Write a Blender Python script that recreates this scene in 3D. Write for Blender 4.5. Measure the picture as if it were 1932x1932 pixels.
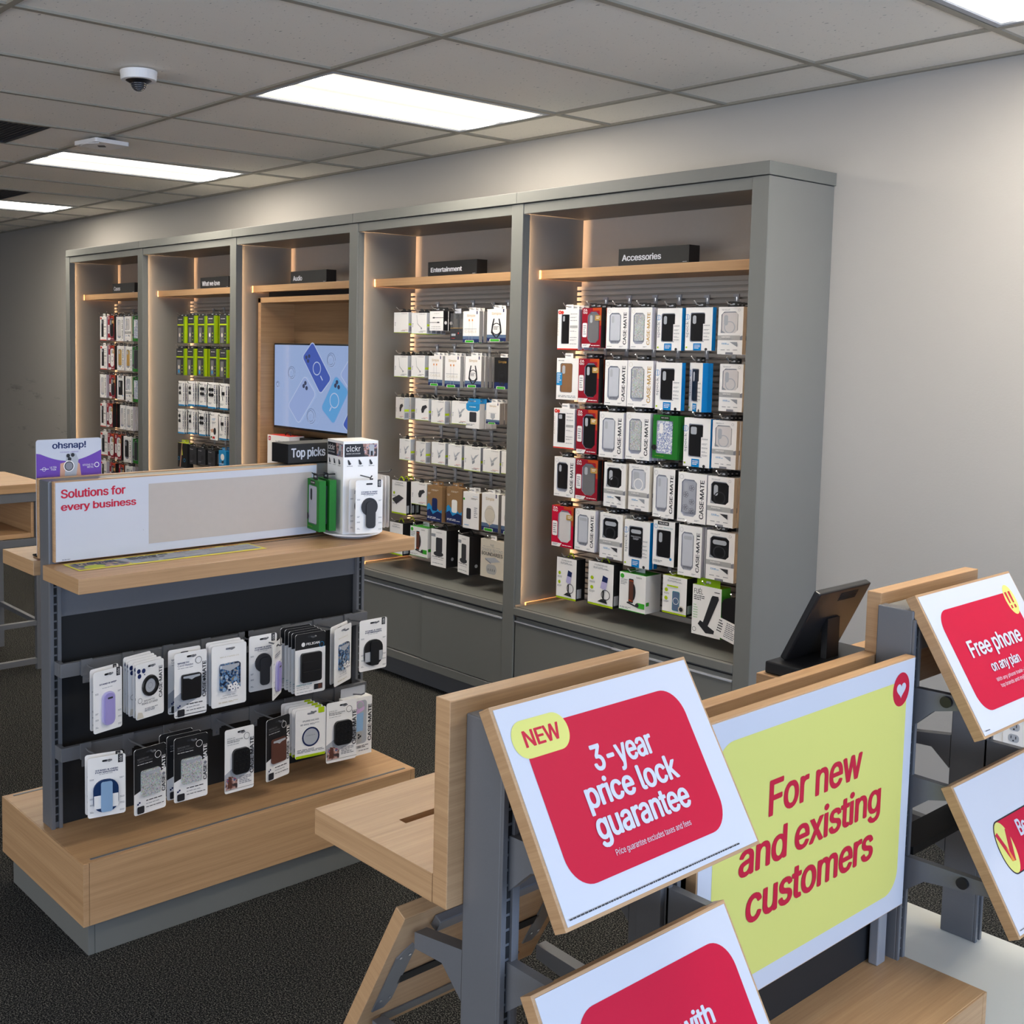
import bpy, bmesh, math, random
from mathutils import Vector, Matrix
random.seed(7)
for o in list(bpy.data.objects): bpy.data.objects.remove(o, do_unlink=True)
S = bpy.context.scene
COL = S.collection

# ---------------------------------------------------------------- camera
ZC = 1.7385
cam_d = bpy.data.cameras.new('camera'); cam = bpy.data.objects.new('camera', cam_d); COL.objects.link(cam)
cam_d.sensor_fit = 'HORIZONTAL'; cam_d.sensor_width = 36.0
cam_d.lens = 36.0 * 2154.616 / 1932.0
cam_d.shift_x = 258.99 / 1932.0; cam_d.shift_y = -142.37 / 1932.0
cam_d.clip_start = 0.05; cam_d.clip_end = 100
yaw, pit = 0.892955, 0.082417
fw = Vector((-math.sin(yaw) * math.cos(pit), math.cos(yaw) * math.cos(pit), -math.sin(pit)))
rt = Vector((0.62613417, 0.77958573, 0.01421571)); up = Vector((-0.0730629, 0.04051019, 0.99650426))
cam.matrix_world = Matrix(((rt.x, up.x, -fw.x, 0), (rt.y, up.y, -fw.y, 0), (rt.z, up.z, -fw.z, ZC), (0, 0, 0, 1)))
S.camera = cam

# ---------------------------------------------------------------- world, exposure, daylight
S.view_settings.view_transform = 'Standard'; S.view_settings.look = 'None'
S.view_settings.gamma = 1; S.view_settings.exposure = 0.27; S.view_settings.use_curve_mapping = False
W = bpy.data.worlds.new('world'); S.world = W; W.use_nodes = True
W.node_tree.nodes['Background'].inputs[0].default_value = (0.62, 0.78, 1.0, 1)
W.node_tree.nodes['Background'].inputs[1].default_value = 0.9

def area(name, loc, rot, sx, sy, power, color, spread=math.pi):
    l = bpy.data.lights.new(name, 'AREA'); l.shape = 'RECTANGLE'; l.size = sx; l.size_y = sy
    l.energy = power; l.color = color; l.spread = spread
    o = bpy.data.objects.new(name, l); COL.objects.link(o); o.location = loc; o.rotation_euler = rot
    return o
WIN_X = 2.6; Y_FRONT = -3.6
# daylight entering through the two shop windows in the right-hand wall
area('daylight_and_fill', (WIN_X + 0.35, 1.9, 1.35), (0, math.radians(90), 0), 2.1, 3.2, 112, (0.48, 0.67, 1.0))
area('daylight_and_fill', (WIN_X + 0.35, -1.75, 1.35), (0, math.radians(90), 0), 2.1, 3.0, 78, (0.48, 0.67, 1.0))
area('daylight_and_fill', (-1.4, Y_FRONT - .35, 1.35), (math.radians(90), 0, 0), 5.6, 2.1, 120, (0.98, 0.97, 0.96))  # added fill light from behind the camera, brightens cabinet fronts, wall and ceiling
LENS_W = 36.0          # luminance of the ceiling-light lenses
LED_P = 17.0; LED_W = 6.0          # luminance of the warm LED strips

# ---------------------------------------------------------------- materials
def lin(c):
    r = []
    for v in c:
        v = v / 255.0
        r.append(v / 12.92 if v <= 0.04045 else ((v + 0.055) / 1.055) ** 2.4)
    return (r[0], r[1], r[2], 1)
MATS = {}
def nt(name):
    m = bpy.data.materials.new(name); m.use_nodes = True
    n = m.node_tree; return m, n, n.nodes, n.links, n.nodes['Principled BSDF']
def mat(name, rgb=None, rough=0.5, metal=0.0, noise=0.03, nscale=40, bump=0.0, alpha=None, coat=0):
    if name in MATS: return MATS[name]
    m, n, N, L, P = nt(name)
    c = lin(rgb)
    tc = N.new('ShaderNodeTexCoord'); nz = N.new('ShaderNodeTexNoise'); nz.inputs['Scale'].default_value = nscale
    nz.inputs['Detail'].default_value = 2
    L.new(tc.outputs['Object'], nz.inputs['Vector'])
    mx = N.new('ShaderNodeMix'); mx.data_type = 'RGBA'
    k = 1 - noise * 2
    mx.inputs[6].default_value = (c[0] * k, c[1] * k, c[2] * k, 1); mx.inputs[7].default_value = c
    L.new(nz.outputs['Fac'], mx.inputs[0]); L.new(mx.outputs[2], P.inputs['Base Color'])
    P.inputs['Roughness'].default_value = rough; P.inputs['Metallic'].default_value = metal
    if name.startswith(('poster', 'white_print')) or name.endswith('_print'): P.inputs['Specular IOR Level'].default_value = 0.2
    if coat: P.inputs['Coat Weight'].default_value = coat; P.inputs['Coat Roughness'].default_value = 0.1
    if bump:
        b = N.new('ShaderNodeBump'); b.inputs['Strength'].default_value = bump; b.inputs['Distance'].default_value = 0.002
        L.new(nz.outputs['Fac'], b.inputs['Height']); L.new(b.outputs['Normal'], P.inputs['Normal'])
    if alpha is not None: P.inputs['Alpha'].default_value = alpha
    MATS[name] = m; return m
def wood(name, c1, c2, sc, rough=0.42):
    m, n, N, L, P = nt(name)
    tc = N.new('ShaderNodeTexCoord'); mp = N.new('ShaderNodeMapping'); mp.inputs['Scale'].default_value = sc
    L.new(tc.outputs['Object'], mp.inputs['Vector'])
    if abs(sc[0] - sc[1]) > 1:      # end faces keep their own streaks: swap the two horizontal scales where the face looks along the grain
        sn = N.new('ShaderNodeSeparateXYZ'); L.new(tc.outputs['Normal'], sn.inputs[0])
        ab = N.new('ShaderNodeMath'); ab.operation = 'ABSOLUTE'; L.new(sn.outputs[1 if sc[1] < sc[0] else 0], ab.inputs[0])
        gt = N.new('ShaderNodeMath'); gt.operation = 'GREATER_THAN'; gt.inputs[1].default_value = 0.7; L.new(ab.outputs[0], gt.inputs[0])
        mv = N.new('ShaderNodeMix'); mv.data_type = 'VECTOR'; mv.inputs[4].default_value = sc; mv.inputs[5].default_value = (sc[1], sc[0], sc[2])
        L.new(gt.outputs[0], mv.inputs[0]); L.new(mv.outputs[1], mp.inputs['Scale'])
    nz = N.new('ShaderNodeTexNoise'); nz.inputs['Scale'].default_value = 3.2; nz.inputs['Detail'].default_value = 7
    nz.inputs['Roughness'].default_value = 0.65; L.new(mp.outputs[0], nz.inputs['Vector'])
    n2 = N.new('ShaderNodeTexNoise'); n2.inputs['Scale'].default_value = 0.7; n2.inputs['Detail'].default_value = 3
    L.new(mp.outputs[0], n2.inputs['Vector'])
    mm = N.new('ShaderNodeMath'); mm.operation = 'ADD'; L.new(nz.outputs['Fac'], mm.inputs[0]); L.new(n2.outputs['Fac'], mm.inputs[1])
    cr = N.new('ShaderNodeValToRGB'); cr.color_ramp.elements[0].position = 0.36; cr.color_ramp.elements[1].position = 0.66
    md = N.new('ShaderNodeMath'); md.operation = 'MULTIPLY'; md.inputs[1].default_value = 0.5; L.new(mm.outputs[0], md.inputs[0])
    cr.color_ramp.elements[0].color = lin(c1); cr.color_ramp.elements[1].color = lin(c2)
    L.new(md.outputs[0], cr.inputs[0]); L.new(cr.outputs[0], P.inputs['Base Color'])
    P.inputs['Roughness'].default_value = rough
    b = N.new('ShaderNodeBump'); b.inputs['Strength'].default_value = 0.15; b.inputs['Distance'].default_value = 0.001
    L.new(nz.outputs['Fac'], b.inputs['Height']); L.new(b.outputs[0], P.inputs['Normal'])
    MATS[name] = m; return m
def emit(name, rgb, strength):
    m, n, N, L, P = nt(name)
    P.inputs['Base Color'].default_value = (0.5, 0.5, 0.5, 1)
    P.inputs['Emission Color'].default_value = lin(rgb); P.inputs['Emission Strength'].default_value = strength
    MATS[name] = m; return m
WOODY = wood('oak_along_y', (168, 130, 92), (194, 155, 114), (60, 1.6, 110))
WOODX = wood('oak_along_x', (168, 130, 92), (194, 155, 114), (1.6, 60, 110))
WOODZ = wood('oak_niche', (140, 108, 76), (168, 134, 98), (1.4, 1.4, 60))
GREY = mat('grey_laminate', (113, 113, 109), 0.45, 0, 0.02, 25)
GREYP = mat('grey_side_panel', (118, 117, 114), 0.5, 0, 0.02, 12)
STEEL = mat('grey_powder_steel', (112, 113, 117), 0.42, 0.25, 0.04, 300, 0.05)
STEELD = mat('dark_slot', (10, 10, 12), 0.7)
BLACKP = mat('black_panel', (15, 16, 19), 0.65)
PAPER = mat('white_print', (200, 201, 209), 0.5, 0, 0.01, 8)
PAPER2 = mat('white_card', (243, 239, 236), 0.4, 0, 0.015, 30)
WHITE = mat('white_laminate', (225, 224, 216), 0.35, 0, 0.015, 6)
RED = mat('poster_red', (196, 12, 54), 0.45, 0, 0.02, 4)
REDT = mat('poster_dark_red', (196, 34, 60), 0.5)
YEL = mat('poster_yellow', (214, 210, 116), 0.5, 0, 0.01, 4)
BLK = mat('black_plastic', (22, 22, 25), 0.35, 0, 0.05, 80)
BLKM = mat('black_carton', (17, 17, 20), 0.55)
INK = mat('black_ink', (28, 28, 34), 0.6)
GINK = mat('grey_ink', (130, 130, 138), 0.6)
CHROME = mat('chrome_wire', (205, 205, 205), 0.25, 0.9)

def base_wall():
    m, n, N, L, P = nt('painted_wall')
    tc = N.new('ShaderNodeTexCoord'); nz = N.new('ShaderNodeTexNoise'); nz.inputs['Scale'].default_value = 140; nz.inputs['Detail'].default_value = 3
    L.new(tc.outputs['Object'], nz.inputs['Vector'])
    b = N.new('ShaderNodeBump'); b.inputs['Strength'].default_value = 0.12; b.inputs['Distance'].default_value = 0.003
    L.new(nz.outputs['Fac'], b.inputs['Height']); L.new(b.outputs[0], P.inputs['Normal'])
    # scuffs low on the far left of the wall
    mp = N.new('ShaderNodeMapping'); mp.inputs['Scale'].default_value = (1.2, 1, 5.5); L.new(tc.outputs['Object'], mp.inputs['Vector'])
    n2 = N.new('ShaderNodeTexNoise'); n2.inputs['Scale'].default_value = 2.1; n2.inputs['Detail'].default_value = 8; n2.inputs['Roughness'].default_value = 0.72
    L.new(mp.outputs[0], n2.inputs['Vector'])
    cr = N.new('ShaderNodeValToRGB'); cr.color_ramp.elements[0].position = 0.57; cr.color_ramp.elements[1].position = 0.68
    cr.color_ramp.elements[0].color = (0, 0, 0, 1); cr.color_ramp.elements[1].color = (1, 1, 1, 1); L.new(n2.outputs['Fac'], cr.inputs[0])
    sx = N.new('ShaderNodeSeparateXYZ'); L.new(tc.outputs['Object'], sx.inputs[0])
    a = N.new('ShaderNodeMapRange'); a.inputs[1].default_value = -8.6; a.inputs[2].default_value = -9.3; L.new(sx.outputs[0], a.inputs[0])
    z = N.new('ShaderNodeMapRange'); z.inputs[1].default_value = 1.45; z.inputs[2].default_value = 1.15; L.new(sx.outputs[2], z.inputs[0])
    m1 = N.new('ShaderNodeMath'); m1.operation = 'MULTIPLY'; L.new(a.outputs[0], m1.inputs[0]); L.new(z.outputs[0], m1.inputs[1])
    m2 = N.new('ShaderNodeMath'); m2.operation = 'MULTIPLY'; L.new(m1.outputs[0], m2.inputs[0]); L.new(cr.outputs[0], m2.inputs[1])
    m3 = N.new('ShaderNodeMath'); m3.operation = 'MULTIPLY'; m3.inputs[1].default_value = 0.75; L.new(m2.outputs[0], m3.inputs[0])
    mx = N.new('ShaderNodeMix'); mx.data_type = 'RGBA'; mx.inputs[6].default_value = lin((171, 166, 160)); mx.inputs[7].default_value = lin((92, 92, 90))
    L.new(m3.outputs[0], mx.inputs[0]); L.new(mx.outputs[2], P.inputs['Base Color']); P.inputs['Roughness'].default_value = 0.6
    return m
WALL = base_wall()
def carpet():
    m, n, N, L, P = nt('carpet')
    tc = N.new('ShaderNodeTexCoord')
    v = N.new('ShaderNodeTexNoise'); v.inputs['Scale'].default_value = 230; v.inputs['Detail'].default_value = 3; v.inputs['Roughness'].default_value = 0.8
    L.new(tc.outputs['Object'], v.inputs['Vector'])
    cr = N.new('ShaderNodeValToRGB'); E = cr.color_ramp.elements
    E[0].position = 0.44; E[0].color = lin((20, 20, 22)); E[1].position = 0.54; E[1].color = lin((60, 59, 58))
    e = cr.color_ramp.elements.new(0.62); e.color = lin((132, 129, 120))
    L.new(v.outputs['Fac'], cr.inputs[0]); L.new(cr.outputs[0], P.inputs['Base Color']); P.inputs['Roughness'].default_value = 0.95
    P.inputs['Specular IOR Level'].default_value = 0.0
    b = N.new('ShaderNodeBump'); b.inputs['Strength'].default_value = 0.8; b.inputs['Distance'].default_value = 0.006
    L.new(v.outputs['Fac'], b.inputs['Height']); L.new(b.outputs[0], P.inputs['Normal'])
    return m
CARPET = carpet()
def tilemat():
    m, n, N, L, P = nt('mineral_ceiling_tile')
    tc = N.new('ShaderNodeTexCoord'); mp = N.new('ShaderNodeMapping'); mp.inputs['Scale'].default_value = (45, 105, 1)
    L.new(tc.outputs['Object'], mp.inputs['Vector'])
    v = N.new('ShaderNodeTexNoise'); v.inputs['Scale'].default_value = 1.0; v.inputs['Detail'].default_value = 2; L.new(mp.outputs[0], v.inputs['Vector'])
    cr = N.new('ShaderNodeValToRGB'); E = cr.color_ramp.elements
    E[0].position = 0.25; E[0].color = lin((120, 116, 110)); E[1].position = 0.33; E[1].color = lin((240, 233, 222))
    L.new(v.outputs['Fac'], cr.inputs[0]); L.new(cr.outputs[0], P.inputs['Base Color']); P.inputs['Roughness'].default_value = 0.9
    b = N.new('ShaderNodeBump'); b.inputs['Strength'].default_value = 0.35; b.inputs['Distance'].default_value = 0.004
    L.new(cr.outputs[0], b.inputs['Height']); L.new(b.outputs[0], P.inputs['Normal'])
    return m
TILE = tilemat()
def lensmat():
    m, n, N, L, P = nt('prismatic_lens')
    tc = N.new('ShaderNodeTexCoord'); sx = N.new('ShaderNodeSeparateXYZ'); L.new(tc.outputs['Object'], sx.inputs[0])
    # two tubes behind the lens, running along its length
    w = N.new('ShaderNodeMath'); w.operation = 'ABSOLUTE'; L.new(sx.outputs[0], w.inputs[0])
    s = N.new('ShaderNodeMath'); s.operation = 'SUBTRACT'; s.inputs[1].default_value = 0.125; L.new(w.outputs[0], s.inputs[0])
    a = N.new('ShaderNodeMath'); a.operation = 'ABSOLUTE'; L.new(s.outputs[0], a.inputs[0])
    r = N.new('ShaderNodeMapRange'); r.inputs[1].default_value = 0.01; r.inputs[2].default_value = 0.11; r.inputs[3].default_value = 1.0; r.inputs[4].default_value = 0.021
    r.interpolation_type = 'SMOOTHSTEP'
    L.new(a.outputs[0], r.inputs[0])
    k = N.new('ShaderNodeTexChecker'); k.inputs['Scale'].default_value = 170; L.new(tc.outputs['Object'], k.inputs['Vector'])
    k2 = N.new('ShaderNodeMapRange'); k2.inputs[3].default_value = 0.9; k2.inputs[4].default_value = 1.05; L.new(k.outputs['Fac'], k2.inputs[0])
    q = N.new('ShaderNodeMath'); q.operation = 'MULTIPLY'; L.new(r.outputs[0], q.inputs[0]); L.new(k2.outputs[0], q.inputs[1])
    q2 = N.new('ShaderNodeMath'); q2.operation = 'MULTIPLY'; q2.inputs[1].default_value = LENS_W; L.new(q.outputs[0], q2.inputs[0])
    P.inputs['Base Color'].default_value = (0.8, 0.8, 0.78, 1)
    P.inputs['Emission Color'].default_value = (1.0, 0.93, 0.80, 1); L.new(q2.outputs[0], P.inputs['Emission Strength'])
    return m
LENS = lensmat()
LED = emit('warm_led', (255, 190, 120), LED_W)
def glitter(name, base, dark):
    m, n, N, L, P = nt(name)
    tc = N.new('ShaderNodeTexCoord'); v = N.new('ShaderNodeTexVoronoi'); v.inputs['Scale'].default_value = 420
    L.new(tc.outputs['Object'], v.inputs['Vector'])
    mx = N.new('ShaderNodeMix'); mx.data_type = 'RGBA'; mx.blend_type = 'MULTIPLY'; mx.inputs[0].default_value = 0.75
    mx.inputs[6].default_value = lin(base)
    hs = N.new('ShaderNodeHueSaturation'); hs.inputs['Saturation'].default_value = 0.35; hs.inputs['Value'].default_value = 1.5
    L.new(v.outputs['Color'], hs.inputs['Color']); L.new(hs.outputs[0], mx.inputs[7]); L.new(mx.outputs[2], P.inputs['Base Color'])
    P.inputs['Roughness'].default_value = 0.3; P.inputs['Metallic'].default_value = 0.3
    MATS[name] = m; return m
GLIT = glitter('silver_glitter', (205, 208, 206), 0)
def patterned(name, cols, scale):
    m, n, N, L, P = nt(name)
    tc = N.new('ShaderNodeTexCoord'); nz = N.new('ShaderNodeTexNoise'); nz.inputs['Scale'].default_value = scale; nz.inputs['Detail'].default_value = 1.5
    L.new(tc.outputs['Object'], nz.inputs['Vector'])
    cr = N.new('ShaderNodeValToRGB'); cr.color_ramp.interpolation = 'CONSTANT'
    E = cr.color_ramp.elements; E[0].position = 0; E[0].color = lin(cols[0]); E[1].position = 0.42; E[1].color = lin(cols[1])
    for i, c in enumerate(cols[2:]): e = E.new(0.5 + 0.08 * i); e.color = lin(c)
    L.new(nz.outputs['Fac'], cr.inputs[0]); L.new(cr.outputs[0], P.inputs['Base Color']); P.inputs['Roughness'].default_value = 0.4
    MATS[name] = m; return m
FLORB = patterned('blue_floral', [(20, 28, 48), (38, 66, 104), (96, 140, 182), (150, 130, 100), (200, 212, 224)], 110)
FLORW = patterned('white_blue_floral', [(232, 232, 232), (200, 204, 214), (92, 112, 170), (225, 225, 228), (60, 80, 140)], 130)
PHOTO = patterned('printed_photo', [(60, 50, 50), (150, 110, 100), (196, 160, 150), (70, 100, 140), (200, 60, 70)], 60)
LEAFP = patterned('leaflet_photo', [(40, 70, 70), (90, 80, 84), (170, 130, 120), (210, 200, 70), (120, 150, 150)], 30)
M = dict(white=PAPER2, paper=PAPER, red=RED, redt=REDT, yel=YEL, ink=INK, gink=GINK, blk=BLK, blkc=BLKM, grey=GREY, glit=GLIT, florb=FLORB, florw=FLORW,
         photo=PHOTO, steel=STEEL, blackp=BLACKP, chrome=CHROME, woody=WOODY, woodx=WOODX, leafp=LEAFP)
for k_, c_, r_ in [('side', (196, 194, 206), .5), ('clear', (196, 198, 206), .15), ('clearw', (214, 208, 206), .2), ('win', (168, 170, 180), .3), ('blue', (0, 126, 196), .5),
                 ('zred', (150, 28, 44), .4), ('zor', (190, 76, 36), .4), ('gold', (190, 152, 84), .35), ('bron', (142, 104, 74), .4), ('casegrey', (112, 110, 112), .45),
                 ('green', (38, 116, 44), .5), ('lime', (176, 200, 20), .5), ('dlime', (122, 160, 14), .5), ('bgreen', (66, 172, 50), .5), ('kraft', (150, 116, 80), .7),
                 ('navy', (34, 46, 92), .5), ('nav2', (92, 112, 140), .5), ('sky', (44, 142, 200), .5), ('bandg', (176, 174, 172), .5), ('cream', (216, 206, 190), .5),
                 ('lilac', (162, 150, 206), .4), ('lilac2', (190, 182, 220), .25), ('steelblue', (138, 168, 200), .4), ('dnavy', (28, 52, 92), .4), ('brown', (96, 60, 50), .6),
                 ('purple', (112, 74, 168), .5), ('skin', (206, 160, 136), .6), ('beige', (186, 176, 168), .6), ('tvred', (214, 60, 50), .5), ('pgreen', (56, 132, 66), .45),
                 ('ltgrey', (176, 178, 184), .4), ('dgrey', (58, 58, 62), .5), ('orange', (226, 140, 60), .5), ('teal', (60, 140, 150), .5), ('limey', (196, 206, 60), .5), ('pink', (214, 178, 216), .3), ('pouchb', (150, 186, 222), .25),
                 ('cbadge', (200, 186, 150), .5), ('pgrey', (150, 152, 158), .5)]:
    M[k_] = mat(k_ + '_print', c_, r_)

M['limey2'] = mat('leaflet_yellow_print', (238, 226, 70), .5)
# ---------------------------------------------------------------- mesh helpers
class MB:
    def __init__(s): s.v = []; s.f = []; s.mi = []; s.m = []
    def mid(s, m):
        if isinstance(m, str): m = M[m]
        if m not in s.m: s.m.append(m)
        return s.m.index(m)
    def add(s, vs, fs, m, T=None):
        b = len(s.v)
        for p in vs: s.v.append(tuple(T @ Vector(p)) if T else tuple(p))
        i = s.mid(m)
        for f in fs: s.f.append([b + k for k in f]); s.mi.append(i)
        return s
    def box(s, x0, x1, y0, y1, z0, z1, m, T=None, side=None, top=None, bottom=None):
        vs = [(x0, y0, z0), (x1, y0, z0), (x1, y1, z0), (x0, y1, z0), (x0, y0, z1), (x1, y0, z1), (x1, y1, z1), (x0, y1, z1)]
        fs = [((0, 3, 2, 1), bottom or m), ((4, 5, 6, 7), top or m), ((0, 1, 5, 4), m), ((1, 2, 6, 5), side or m), ((2, 3, 7, 6), m), ((3, 0, 4, 7), side or m)]
        b = len(s.v)
        for p in vs: s.v.append(tuple(T @ Vector(p)) if T else p)
        for f, mm in fs: s.f.append([b + k for k in f]); s.mi.append(s.mid(mm))
        return s
    def prism(s, pts, y0, y1, m, T=None, mback=None):   # pts in (x, z), extruded along y
        n = len(pts)
        vs = [(x, y0, z) for x, z in pts] + [(x, y1, z) for x, z in pts]
        s.add(vs, [list(range(n)), list(range(2 * n - 1, n - 1, -1))], m, T)
        s.add(vs, [(i, i + n, (i + 1) % n + n, (i + 1) % n) for i in range(n)], mback or m, T)
        return s
    def tube(s, pts, r, m, T=None, n=8):
        pts = [Vector(p) for p in pts]; vs = []; fs = []
        for i, p in enumerate(pts):
            d = (pts[min(i + 1, len(pts) - 1)] - pts[max(i - 1, 0)]).normalized()
            u = d.orthogonal().normalized() if abs(d.z) > 0.99 else d.cross(Vector((0, 0, 1))).normalized(); w = d.cross(u)
            for k in range(n): a = 2 * math.pi * k / n; vs.append(p + r * (math.cos(a) * u + math.sin(a) * w))
        for i in range(len(pts) - 1):
            for k in range(n): fs.append((i * n + k, i * n + (k + 1) % n, (i + 1) * n + (k + 1) % n, (i + 1) * n + k))
        fs.append(list(range(n))[::-1]); fs.append([(len(pts) - 1) * n + k for k in range(n)])
        s.add(vs, fs, m, T); return s
    def cyl(s, c, r, h, m, axis='z', n=24, r2=None, T=None):
        r2 = r if r2 is None else r2; vs = []
        for t, rr in ((0, r), (h, r2)):
            for k in range(n):
                a = 2 * math.pi * k / n; x, y = rr * math.cos(a), rr * math.sin(a)
                if axis == 'z': vs.append((c[0] + x, c[1] + y, c[2] + t))
                elif axis == 'y': vs.append((c[0] + x, c[1] + t, c[2] + y))
                else: vs.append((c[0] + t, c[1] + x, c[2] + y))
        s.add(vs, [list(range(n)), list(range(2 * n - 1, n - 1, -1))] + [(k, (k + 1) % n, (k + 1) % n + n, k + n) for k in range(n)], m, T); return s
    def build(s, name, parent=None, bevel=0, smooth=False, fix=True):
        me = bpy.data.meshes.new(name); me.from_pydata(s.v, [], s.f)
        for m in s.m: me.materials.append(m)
        for p, i in zip(me.polygons, s.mi): p.material_index = i; p.use_smooth = smooth
        if fix and bevel:
            bm = bmesh.new(); bm.from_mesh(me); bmesh.ops.recalc_face_normals(bm, faces=bm.faces); bm.to_mesh(me); bm.free()
        me.update(); o = bpy.data.objects.new(name, me); COL.objects.link(o)
        if parent: o.parent = parent
        if bevel:
            b = o.modifiers.new('bevel', 'BEVEL'); b.width = bevel; b.segments = 2; b.limit_method = 'ANGLE'
        return o
def rrect(x0, x1, z0, z1, r, n=5, corners=(1, 1, 1, 1)):   # corners: bl br tr tl
    out = []
    for (cx, cz, a0, on) in ((x0 + r, z0 + r, 180, corners[0]), (x1 - r, z0 + r, 270, corners[1]), (x1 - r, z1 - r, 0, corners[2]), (x0 + r, z1 - r, 90, corners[3])):
        if on:
            for k in range(n + 1): a = math.radians(a0 + 90 * k / n); out.append((cx + r * math.cos(a), cz + r * math.sin(a)))
        else:
            out.append((cx + r * (1 if a0 in (270, 0) else -1), cz + r * (1 if a0 in (0, 90) else -1)))
    return out
def ellipse(cx, cz, rx, rz, n=28): return [(cx + rx * math.cos(2 * math.pi * k / n), cz + rz * math.sin(2 * math.pi * k / n)) for k in range(n)]
TXT = {}
try: FONT = bpy.data.fonts.load(bpy.utils.system_resource('DATAFILES') + '/fonts/Inter.woff2')   # Blender's own bundled face
except Exception: FONT = None
def text_geo(s, bold=0.0):
    """outline of a string -> clean, non-overlapping trapezoids (union of the outlines, non-zero winding)"""
    k = (s, bold)
    if k in TXT: return TXT[k]
    c = bpy.data.curves.new('t', 'FONT'); c.body = s; c.resolution_u = 3; c.fill_mode = 'NONE'; c.space_character = 0.97 if bold > 0.02 else 1.0
    if FONT: c.font = FONT
    o = bpy.data.objects.new('t', c); me = o.to_mesh()
    P_ = [(v.co.x, v.co.y) for v in me.vertices]; E0 = [tuple(e.vertices) for e in me.edges]
    o.to_mesh_clear(); bpy.data.objects.remove(o); bpy.data.curves.remove(c)
    nxt = {}
    for a, b in E0: nxt.setdefault(a, []).append(b); nxt.setdefault(b, []).append(a)
    seen = set(); loops = []
    for st in range(len(P_)):
        if st in seen or st not in nxt: continue
        lp = [st]; seen.add(st); cur = st
        # walk in rising vertex order, which is the drawing order of the outline
        n_ = min(nxt[st]); cur = n_ if n_ == st + 1 else nxt[st][0]
        prev = st
        while cur not in seen:
            seen.add(cur); lp.append(cur); q = [v for v in nxt[cur] if v != prev]
            if not q: break
            prev, cur = cur, q[0]
        loops.append([P_[i] for i in lp])
    sh = [(0, 0)]
    b = bold * .78
    if bold >= .03: sh = [(-b, 0), (b, 0), (0, b * .55), (0, -b * .55), (-b * .7, b * .4), (b * .7, b * .4), (-b * .7, -b * .4), (b * .7, -b * .4)]
    elif bold > 0: sh = [(-b, 0), (b, 0)]
    ed = []
    for lp in loops:
        for i in range(len(lp)):
            (xa, ya), (xb, yb) = lp[i - 1], lp[i]
            if abs(ya - yb) < 1e-7: continue
            for dx, dy in sh:
                ed.append((xa + dx, ya + dy, xb + dx, yb + dy, 1) if ya < yb else (xb + dx, yb + dy, xa + dx, ya + dy, -1))
    lo = min(e[1] for e in ed); hi = max(e[3] for e in ed)
    tol = .007 if bold >= .03 else .02
    ys = sorted({e[1] for e in ed} | {e[3] for e in ed}); br = [lo]
    for y in ys:
        if y - br[-1] > tol:
            m = max(1, int((y - br[-1]) / (tol * 1.6))) if bold >= .03 else 1; y0 = br[-1]
            m = min(m, 12)
            for q in range(1, m + 1): br.append(y0 + (y - y0) * q / m)
    br[-1] = hi
    ed.sort(key=lambda e: e[1]); vs = []; fs = []
    for y0, y1 in zip(br, br[1:]):
        ym = (y0 + y1) / 2; cr = []
        for e in ed:
            if e[1] > ym: break
            if e[3] <= ym: continue
            g = (e[2] - e[0]) / (e[3] - e[1]); xm = e[0] + g * (ym - e[1]); ya_, yb_ = max(y0, e[1]), min(y1, e[3])
            cr.append((xm, e[4], e[0] + g * (ya_ - e[1]), e[0] + g * (yb_ - e[1])))
        cr.sort(); w = 0
        for x in cr:
            if w == 0: st = x
            w += x[1]
            if w == 0 and x[0] - st[0] > 1e-5:
                n = len(vs); vs += [(st[2], y0), (x[2], y0), (x[3], y1), (st[3], y1)]; fs.append([n, n + 1, n + 2, n + 3])
    xs = [v[0] for v in vs]; x0, x1 = min(xs), max(xs)
    TXT[k] = ([((x - x0) / (x1 - x0), (y - lo) / (hi - lo)) for x, y in vs], fs)
    return TXT[k]
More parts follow.
